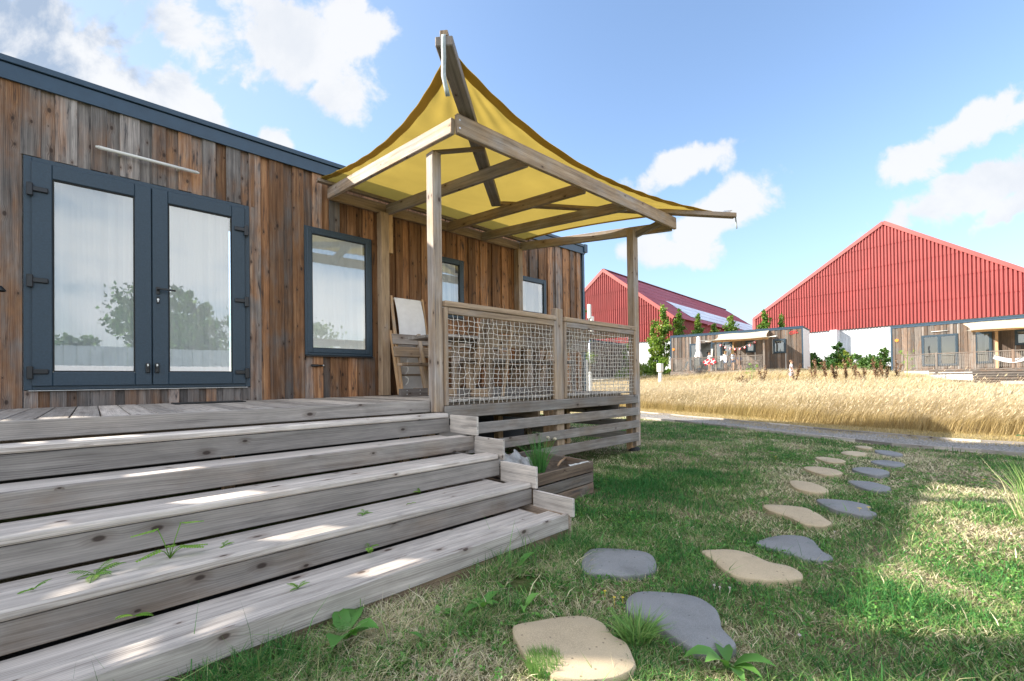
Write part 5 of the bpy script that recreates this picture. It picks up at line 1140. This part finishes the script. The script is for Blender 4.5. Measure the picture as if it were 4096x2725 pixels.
def roofsheet(t0,t1,w0,w1,mat,name,lift=0.,side=1):
    """ribbed roof sheet between ridge (w=0) and eave (w=1)"""
    nt_=int((t1-t0)/.09); V=[];F=[]; tt=np.linspace(t0,t1,nt_+1)
    rows=np.arange(w0,w1+1e-6,(w1-w0)/max(1,round((w1-w0)/.14)))
    for j in range(len(rows)-1):
        base=len(V)
        for i,t_ in enumerate(tt):
            for w_,l_ in ((rows[j],0.),(rows[j+1]+.004,.035)):
                p=A1+rdir*t_+e1*side*w_*(HW+.25); V.append((p[0],p[1],12.32-w_*(12.32-6.15)+.03*math.sin(2*math.pi*t_/.27)+l_+lift))
        for i in range(nt_): q_=base+2*i; F.append((q_,q_+1,q_+3,q_+2))
    npmesh(name,np.array(V),np.array(F),M[mat],parent=b1,fc=np.full((len(F),3),.5))
roofsheet(-.1,42,0,1,'redroof','roof'); roofsheet(6.3,41.,.535,.89,'skylight','skylight',.045)
q=MB(); a0=Vector(A1-rdir*.1); a0.z=12.3; d0=Vector(A1-rdir*.1-e1*HW); d0.z=6.2; bk=Vector(rdir)*42; q.quad([a0,d0,d0+bk,a0+bk]); q.build('back_roof',M['redroof'],b1)
q=MB(); a=Vector(A1-rdir*.1); a.z=12.4; d_=Vector(A1+rdir*42); d_.z=12.4; q.board(a,d_,.3,.12,(0,0,1),.02); q.build('ridge_cap',M['ridge'],b1)
q=MB(); a=Vector(A1+rdir*42+e1*0); a.z=12.3; q.quad([a,Vector((*(A1+rdir*42+e1*HW)[:2],6.2)),Vector((*(A1+rdir*42+e1*HW)[:2],0)),Vector((*(A1+rdir*42-e1*HW)[:2],0)),Vector((*(A1+rdir*42-e1*HW)[:2],6.2))],uv=[(0,0)]*5); q.build('far_gable',M['redsheet'],b1)
# ------------------------------------------------------------------ trees, climbers, bushes
M['leaft']=leafmat('tree_leaf',[(.06,.14,.02),(.13,.24,.035),(.20,.30,.05),(.32,.33,.07)],trans=.35,rough=.4)
M['leafb']=leafmat('bush_leaf',[(.03,.09,.025),(.07,.16,.035),(.14,.24,.05)],trans=.25)
M['bark']=plain('bark',(.12,.09,.06),.9,0,8,.3,.6)
def tree(name,x,y,z0,h,w_,n,ls,label,cat='tree',group=None,shape='column',seed=1,mat='leaft',start=.12,hue=(0,1)):
    r=np.random.default_rng(seed); random.seed(seed); root=empty(name,label,cat,group,loc=(x,y,z0)); b=MB(); tp=[(0,0,0)]
    for k in range(1,7): t=k/6; tp.append((r.normal(0,w_*.05*t),r.normal(0,w_*.05*t),h*.95*t))
    b.tube(tp,[max(.012,h*.014*(1-k/6.5)) for k in range(7)],6); cl=[]
    nb=int(14+h*3)
    for k in range(nb):
        t=start+(1-start)*(k+.5)/nb; a=r.uniform(0,6.28)
        if shape=='column': R=w_*(.35+.65*math.sin(math.pi*min(1,t*1.0))**.6)*r.uniform(.35,1.05)*(1 if t<.85 else .5)
        elif shape=='round': R=w_*math.sqrt(max(0,1-((t-.55)/.5)**2))*r.uniform(.3,1.)
        elif shape=='dome': R=w_*math.sqrt(max(0.02,1-t*t))*r.uniform(.2,1.)
        zb=h*t; p0=Vector((0,0,zb*.9)); e_=Vector((math.cos(a)*R,math.sin(a)*R,zb+r.uniform(-.02,.1)*h*.5)); b.tube([p0,(p0+e_)/2+Vector((0,0,.03*h)),e_],[.012+.004*h*.3,.01,.004],4)
        cl.append((e_,R)); cl.append(((p0+e_)/2,R*.6))
    cs=np.array([c[0] for c in cl]); sz=np.array([max(.10*h**.5*.75,c[1]*.5)*r.uniform(.5,1.2) for c in cl]); n=int(n*1.25) if ls<.25 else n; ls=ls*1.1; wgt=sz/sz.sum(); idx=r.choice(len(cl),n,p=wgt)
    P=cs[idx]+r.normal(size=(n,3))*sz[idx][:,None]*np.array([.55,.55,.5]); P[:,2]=np.clip(P[:,2],.02,None)
    V,F=leafcloud(P,ls*r.uniform(.6,1.2,n),r,.25,.75); cidx=r.uniform(0,1,len(cl))
    fc=np.stack([np.clip(hue[0]+(hue[1]-hue[0])*(.5*cidx[idx]+.5*r.uniform(0,1,n)),0,1),r.uniform(0,1,n),r.uniform(0,1,n)],1)
    b.build('trunk',M['bark'],root); npmesh('crown',V,F,M[mat],fc=fc,parent=root); return root
TG='young trees in front of the barns'
tree('young_tree',40.6,22.4,.25,4.9,.55,2600,.16,'slim young tree against the white wall, left of the first far cabin','tree',TG,seed=1)
tree('young_tree',40.9,21.35,.3,6.7,.85,5200,.17,'tallest leafy tree directly behind the left corner of the first far cabin','tree',TG,seed=2)
tree('young_tree',42.3,20.45,.3,6.3,.6,2600,.17,'narrow tree top right of the tallest one above the cabin roof','tree',TG,seed=3,start=.3)
tree('young_tree',44.0,19.3,.3,5.9,.55,2600,.17,'green conical tree above the roof of the first far cabin','tree',TG,seed=4,start=.3)
tree('young_tree',45.2,18.2,.3,5.0,.5,1200,.16,'low sparse tree top peeking over the roof of the first far cabin','tree',TG,seed=5,start=.4)
tree('young_tree',46.2,17.0,.3,5.7,.8,2000,.17,'wide tree top above the cream sail of the first far cabin','tree',TG,seed=6,start=.5)
tree('young_tree',48.2,14.5,.3,6.1,.6,1600,.17,'dark tree top near the left eave of the big barn','tree',TG,seed=7,start=.5,hue=(0,.5))
tree('young_tree',49.2,13.3,.3,5.8,.35,700,.17,'thinnest tree top at the left eave of the big barn','tree',TG,seed=8,start=.5,hue=(0,.5))
tree('young_tree',29.8,23.1,.1,6.6,.9,4200,.15,'leafy young tree just right of the near cabin corner, behind the railing','tree',TG,seed=9,hue=(.2,1))
tree('young_tree',37.9,23.4,.2,3.2,.6,2200,.15,'low tree hugging the white wall beside the terrace corner post','tree',TG,seed=10)
BG='bushes along the barn walls'
BP=P+nr*4.0
for k,(s,ht,wd,mt,hu,lab) in enumerate([(1.5,1.8,.9,'leafb',(0,.7),'dark bush right beside the first far cabin'),(2.5,1.75,.8,'leafb',(.1,.9),'bush left of the dark conifer-like bush'),(3.6,1.3,.9,'leafb',(0,.5),'low dark green bush in front of the white barn wall'),(4.55,2.5,.55,'leafb',(0,.4),'tallest dark pointed bush by the pilaster'),(4.95,1.75,.6,'leaft',(.5,1),'bright yellow green bush beside the fence post'),(6.1,1.45,.9,'leafb',(.3,1),'wide bramble bush left of the right far cabin'),(7.1,1.5,.8,'leafb',(.2,1),'middle bramble bush before the white wall'),(7.95,2.1,.7,'leafb',(.3,1),'taller bush next to the right far cabin corner')]):
    c=BP+e*s; tree('bush',float(c[0]),float(c[1]),float(gz(c[0],c[1])),ht+.3,wd*1.5,3200,.15,lab,'bush',BG,'dome',20+k,mt,.05,hu)
for k,(x,y,ht,wd,hu,lab) in enumerate([(36.6,21.6,1.3,.8,(.4,1),'yellowish bush at the foot of the white barn wall'),(37.4,20.9,1.5,.7,(.2,.9),'round bush behind the white utility box'),(38.2,20.3,1.9,.6,(.2,.8),'bush at the left corner of the first far cabin'),(35.7,22.6,1.1,.7,(.2,.9),'bush beside the right terrace post in the distance')]):
    tree('bush',x,y,float(gz(x,y)),ht+.2,wd*1.4,3000,.13,lab,'bush',BG,'dome',40+k,'leaft',.05,hu)
# wire fence with green posts
M['greenpost']=plain('green_post',(.01,.09,.06),.5)
def fence(label,a,c_,n,z0,z1,grp):
    root=empty('wire_fence',label,'fence',grp); a=Vector(a); c_=Vector(c_)
    for k in range(n): 
        p=a.lerp(c_,k/(n-1)); q=MB(); q.board((p.x,p.y,z0-.3),(p.x,p.y,z1),.07,.05,(1,0,0)); q.build('fence_post',M['greenpost'],root)
    q=MB(); L=(c_-a).length; m_=int(L/.11)
    for k in range(m_): p=a.lerp(c_,k/m_); q.board((p.x,p.y,z0),(p.x,p.y,z1-.03),.006,.006,(1,0,0),.001)
    for z in np.arange(z0,z1,.22): q.board((a.x,a.y,z),(c_.x,c_.y,z),.007,.007,(0,0,1),.001)
    q.build('wire_mesh',M['greenpost'],root)
fa=P+nr*3.0+e*(-1.65); fb=P+nr*3.0+e*8.35
fence('green wire fence in front of the white wall between the two far cabins',(fa[0],fa[1],0),(fb[0],fb[1],0),4,.2,2.28,'green wire fences')
fence('green wire fence piece left of the first far cabin',(39.8,21.47,0),(37.6,24.0,0),2,.2,1.77,'green wire fences')
# utility pillar, light mast
q=MB(); q.box(27.72,28.12,14.72,15.02,.45,1.02,.02); ub=q.build('utility_pillar',M['white'],label='white utility pillar standing in the meadow left of the first far cabin',cat='utility box'); q=MB(); q.box(27.82,28.02,14.78,14.96,-.4,.45,.01); q.build('pillar_base',M['white'],ub)
mp=empty('utility_mast','white pole with box heads rising behind the near cabin corner','mast',loc=(16.31,12.1,-.8))
q=MB(); q.tube([(16.31,12.1,-1),(16.31,12.1,2.9)],.035,8); rel(q.build('pole',M['steel'],mp),mp)
q=MB(); q.box(16.26,16.40,12.02,12.16,2.75,3.4,.02); q.box(16.32,16.50,11.95,12.09,2.15,2.85,.02); rel(q.build('head_box',M['white'],mp),mp)
q=MB(); q.tube([(16.31,12.1,2.15),(15.95,12.55,2.0)],.06,8); rel(q.build('floodlight',M['white'],mp),mp)
q=MB(); q.box(16.25,16.37,12.04,12.16,-1,.35,.01); q.box(16.15,16.35,12.2,12.4,-1,.9,.02); rel(q.build('service_post',M['white'],mp),mp)
# concrete block and parked car at the right edge
q=MB(); q.box(38.2,39.0,-2.3,-.85,-1.0,-.42,.02); q.build('concrete_block',plain('concrete',(.36,.33,.31),.9,0,6,.2,.4),label='grey concrete block in front of the slatted skirting at the right edge',cat='block')
car=empty('parked_car','white car nose just entering at the right picture edge','car',loc=(38.4,-3.6,-.9))
prof=[(0,.25),(.02,.55),(.12,.72),(.9,.86),(1.5,1.30),(2.3,1.42),(3.2,1.36),(3.9,.95),(4.1,.85),(4.15,.3)]
b=MB(); cc=[]
for yi,(sc,yo) in enumerate(((.93,-.86),(1.,-.72),(1.,.72),(.93,.86))):
    for (x,z) in prof: cc.append(1); zz=z if z<.9 else .9+(z-.9)*(.55 if yi in(0,3) else 1); b.v.append(Vector((yo,-2.1+x*1.0,zz)))
n=len(prof)
for j in range(3):
    for i in range(n-1): a=j*n+i; b.face([a,a+1,a+n+1,a+n],[(0,0)]*4,(.5,.5,.5),True)
b.face(list(range(n)),[(0,0)]*n,(.5,.5,.5)); b.face([3*n+i for i in range(n)][::-1],[(0,0)]*n,(.5,.5,.5))
Mc=Matrix.Translation((38.4,-3.6,-.9))@Matrix.Rotation(math.radians(-90),4,'Z')@Matrix.Rotation(math.radians(90+20),4,'Z')
Mc=Matrix.Translation((38.2,-4.45,-.93))@Matrix.Rotation(math.radians(165),4,'Z')
car.location=(0,0,0)
M['carpaint']=plain('car_paint',(.72,.75,.76),.25); o=b.build('body',M['carpaint'],car,M=Mc)
q=MB(); q.quad([(-.62,-1.22,.89),(.62,-1.22,.89),(.5,-.62,1.31),(-.5,-.62,1.31)]); q.build('windscreen',M['black'],car,M=Mc)
for s_ in (-1,1):
    q=MB(); q.ell((s_*.62,-2.05,.62),.16,.07,.09); q.build('headlight',M['steel'],car,M=Mc)
    for yy_ in (-1.3,1.25):
        q=MB(); q.tube([(s_*.72,yy_,.31),(s_*.88,yy_,.31)],.31,20); wl=q.build('wheel',M['rubber'],car,M=Mc); q=MB(); q.tube([(s_*.87,yy_,.31),(s_*.89,yy_,.31)],.19,16); q.build('rim',M['steel'],wl,M=Mc)
q=MB(); q.box(-.26,.26,-2.13,-2.10,.33,.45,.005); q.build('number_plate',M['white'],car,M=Mc)
# ------------------------------------------------------------------ people
M['skin']=plain('skin',(.55,.33,.24),.5); 
def skinmesh(name,verts,edges,mat,parent,Mx,lvl=1,root=0):
    me=bpy.data.meshes.new(name); me.from_pydata([v[:3] for v in verts],edges,[]); me.materials.append(mat); o=bpy.data.objects.new(name,me); C.objects.link(o)
    o.modifiers.new('skin','SKIN'); sv=me.skin_vertices[0].data
    for i,v in enumerate(verts):
        r=v[3]; r=(r,r) if not isinstance(r,tuple) else r; sv[i].radius=r; sv[i].use_root=(i==root)
    sub=o.modifiers.new('sub','SUBSURF'); sub.levels=lvl; sub.render_levels=lvl
    for p in me.polygons: p.use_smooth=True
    o.matrix_world=Mx; 
    if parent: o.parent=parent
    return o
def person(label,Mx,H,hair,shirt,pants,long_hair=False,stride=.0,armpose=0.,sleeve=True,skirtlen=.32,group=None):
    root=empty('person',label,'person',group); h=H
    V=[];E=[]
    def a(x,y,z,r,p=None):
        V.append((x*h,y*h,z*h,(r[0]*h,r[1]*h) if isinstance(r,tuple) else r*h)); i=len(V)-1
        if p is not None:E.append((p,i))
        return i
    pel=a(0,0,.52,(.085,.06)); ws=a(0,0,.60,(.07,.052),pel); ch=a(0,0,.72,(.085,.058),ws); nk0=a(0,0,.805,(.05,.04),ch); nk=a(0,-.004,.845,.028,nk0); hd0=a(0,-.012,.875,(.042,.048),nk); hd=a(0,-.012,.93,(.05,.058),hd0); a(0,-.008,.975,(.035,.04),hd)
    for s_ in (-1,1):
        st_=stride*s_; hp=a(s_*.05,0,.49,.055,pel); kn=a(s_*.052,-st_*.55-.01,.28,.035,hp); an=a(s_*.052,-st_+.02,.05,.022,kn); hl=a(s_*.052,-st_+.02,.022,.02,an); a(s_*.056,-st_-.07,.015,(.022,.014),hl)
        sh=a(s_*.105,0,.79,.032,ch); el=a(s_*.135,.01+st_*.4,.63,.024,sh); ap=armpose if s_>0 else armpose*.4; wr=a(s_*(.14-ap*.1),st_*.8-.03-ap*.12,.49+ap*.12,.016,el); pm=a(s_*(.14-ap*.12),st_*.85-.045-ap*.14,.455+ap*.12,(.018,.009),wr)
        for f_ in range(4): a(s_*(.14-ap*.12)+(f_-1.5)*.004,st_*.85-.055-ap*.16-.005*f_+.008,.415+ap*.12+.004*abs(f_-1.5),.0045,pm)
        a(s_*(.128-ap*.12),st_*.85-.068-ap*.14,.445+ap*.12,.005,pm)
    skinmesh('body',V,E,M['skin'],root,Mx)
    # shirt and shorts
    V=[];E=[]; p0=a(0,0,.50,(.10,.075)); p1=a(0,0,.60,(.09,.068),p0); p2=a(0,0,.72,(.097,.07),p1); p3=a(0,0,.80,(.066,.052),p2)
    if sleeve:
        for s_ in (-1,1): q0=a(s_*.10,0,.79,.042,p2); a(s_*.125,.005,.69,.038,q0)
    skinmesh('shirt',V,E,shirt,root,Mx)
    V=[];E=[]; p0=a(0,0,.52,(.098,.075))
    for s_ in (-1,1): q0=a(s_*.05,0,.47,.062,p0); a(s_*.053,-stride*s_*.3,.52-skirtlen*.55,.052,q0)
    skinmesh('shorts',V,E,pants,root,Mx)
    q=MB(); q.ell((0,.006*h,.945*h),.056*h,.064*h,.052*h,14,10)
    if long_hair: q.grid(lambda u,v:((u-.5)*.10*h*(1+.2*v),(.045+.02*math.sin(u*3.14))*h,(.95-.20*v)*h),8,8); q.ell((0,.035*h,.87*h),.045*h,.032*h,.10*h,12,8)
    q.build('hair',hair,root,M=Mx)
    q=MB(); q.ell((0,-.068*h,.915*h),.008*h,.012*h,.012*h,8,6); 
    for s_ in (-1,1): q.ell((s_*.052*h,-.008*h,.918*h),.008*h,.012*h,.016*h,8,6)
    q.build('nose_and_ears',M['skin'],root,M=Mx)
    for s_ in (-1,1):
        q=MB(); q.ell((s_*.019*h,-.062*h,.932*h),.007*h,.004*h,.005*h,8,6); q.build('eye',M['black'],root,M=Mx)
    q=MB(); q.ell((0,-.062*h,.893*h),.014*h,.004*h,.004*h,8,6); q.build('mouth',M['red'],root,M=Mx)
    return root
M['hairbr']=plain('brown_hair',(.16,.08,.035),.7,0,40,.3); M['hairbl']=plain('blond_hair',(.55,.36,.15),.6,0,40,.3); M['shirtw']=plain('white_shirt',(.75,.75,.8),.85); M['topb']=plain('pale_blue_top',(.55,.62,.72),.85); M['jeans']=plain('blue_shorts',(.08,.16,.33),.85); M['darkc']=plain('dark_clothes',(.05,.06,.12),.85)
gb=float(gz(28.63,7.3))
person('boy with brown hair in a white t-shirt walking right through the meadow, head bowed',Matrix.Translation((28.63,7.3,gb))@Matrix.Rotation(math.radians(15),4,'Z'),1.42,M['hairbr'],M['shirtw'],M['shirtw'],stride=.10)
person('girl with long blond hair, white top and blue shorts on the far porch',M1@Matrix.Translation((5.16,-1.9,.57))@Matrix.Rotation(math.radians(60),4,'Z'),1.60,M['hairbl'],M['shirtw'],M['jeans'],True,armpose=.3)
person('blond woman seen from behind in a pale blue strappy top on the far porch',M1@Matrix.Translation((5.66,-1.7,.57))@Matrix.Rotation(math.radians(175),4,'Z'),1.74,M['hairbl'],M['topb'],M['jeans'],True,sleeve=False)
person('person with short brown hair in dark clothes behind the blond woman on the far porch',M1@Matrix.Translation((6.0,-1.0,.45))@Matrix.Rotation(math.radians(20),4,'Z'),1.45,M['hairbr'],M['darkc'],M['darkc'])
person('person in dark clothes standing in the open doorway of the first far cabin',M1@Matrix.Translation((3.47,-.35,.6))@Matrix.Rotation(math.radians(-40),4,'Z'),1.6,M['hairbr'],M['shirtw'],M['darkc'])
# picnic table on the far porch
ft=rootat('far_picnic_table','wooden picnic table on the porch of the first far cabin','picnic table')
q=MB(); q.box(6.0,7.6,-1.8,-1.1,1.28,1.33,.005,(.7,.5,.7)); fpart(q,'table_top','farclad',ft,M1)
for y in (-2.2,-.7):
    q=MB(); q.box(6.0,7.6,y-.12,y+.12,1.0,1.04,.005,(.7,.5,.7)); fpart(q,'seat','farclad',ft,M1)
for x in (6.2,7.4):
    for s_ in (-1,1): q=MB(); q.board((x,-1.45+s_*.7,.57),(x,-1.45+s_*.25,1.28),.09,.045,(1,0,0)); fpart(q,'leg','farclad',ft,M1)
# ------------------------------------------------------------------ behind the viewer: what the door panes reflect
q=MB(); M['bluewall']=plain('grey_blue_fence',(.22,.27,.32),.8,0,2,.15)
for k in range(70): x=-16+k*.55; q.box(x,x+.53,-24.05,-24.0,-1.2,2.35,.01)
q.build('board_fence',M['bluewall'],label='long grey blue board fence behind the viewer, mirrored in the door panes',cat='fence')
wc=empty('white_cabin','low white clapboard cabin behind the viewer, mirrored in the door panes','cabin')
q=MB()
for k in range(9): z=-1.1+k*.15; q.board((3.2,-12+.0,z),(11.,-12,z),.16,.03,(0,-1,.15))
q.build('clapboards',M['shirtw'],wc)
q=MB(); q.box(-7,12,-12.2,-11.7,.44,.80,.02); q.build('white_eave',M['shirtw'],wc)
q=MB(); q.box(-7,3.1,-12.1,-12.0,-1.15,.42,.02); q.box(-7,12,-16,-12.2,-1.15,.6,.02); q.build('grey_blue_wall',M['bluewall'],wc)  # grey-blue wall colour, same as the board fence
for k,(x,y,h,wd) in enumerate(((3.2,-31,8.2,2.6),(6.0,-33,8.6,1.8),(9.8,-33,7.0,3.),(-1.,-35,4.6,2.),(15.5,-34,7.,3.))):
    tree('reflected_tree',x,y,-1.1,h,wd,6000,.32,'tall leafy tree behind the viewer, mirrored in the panes, '+('left of the pair','right of the pair','round one','lowest one','far right one')[k],'tree','trees behind the viewer','round',70+k,'leafb',.25)
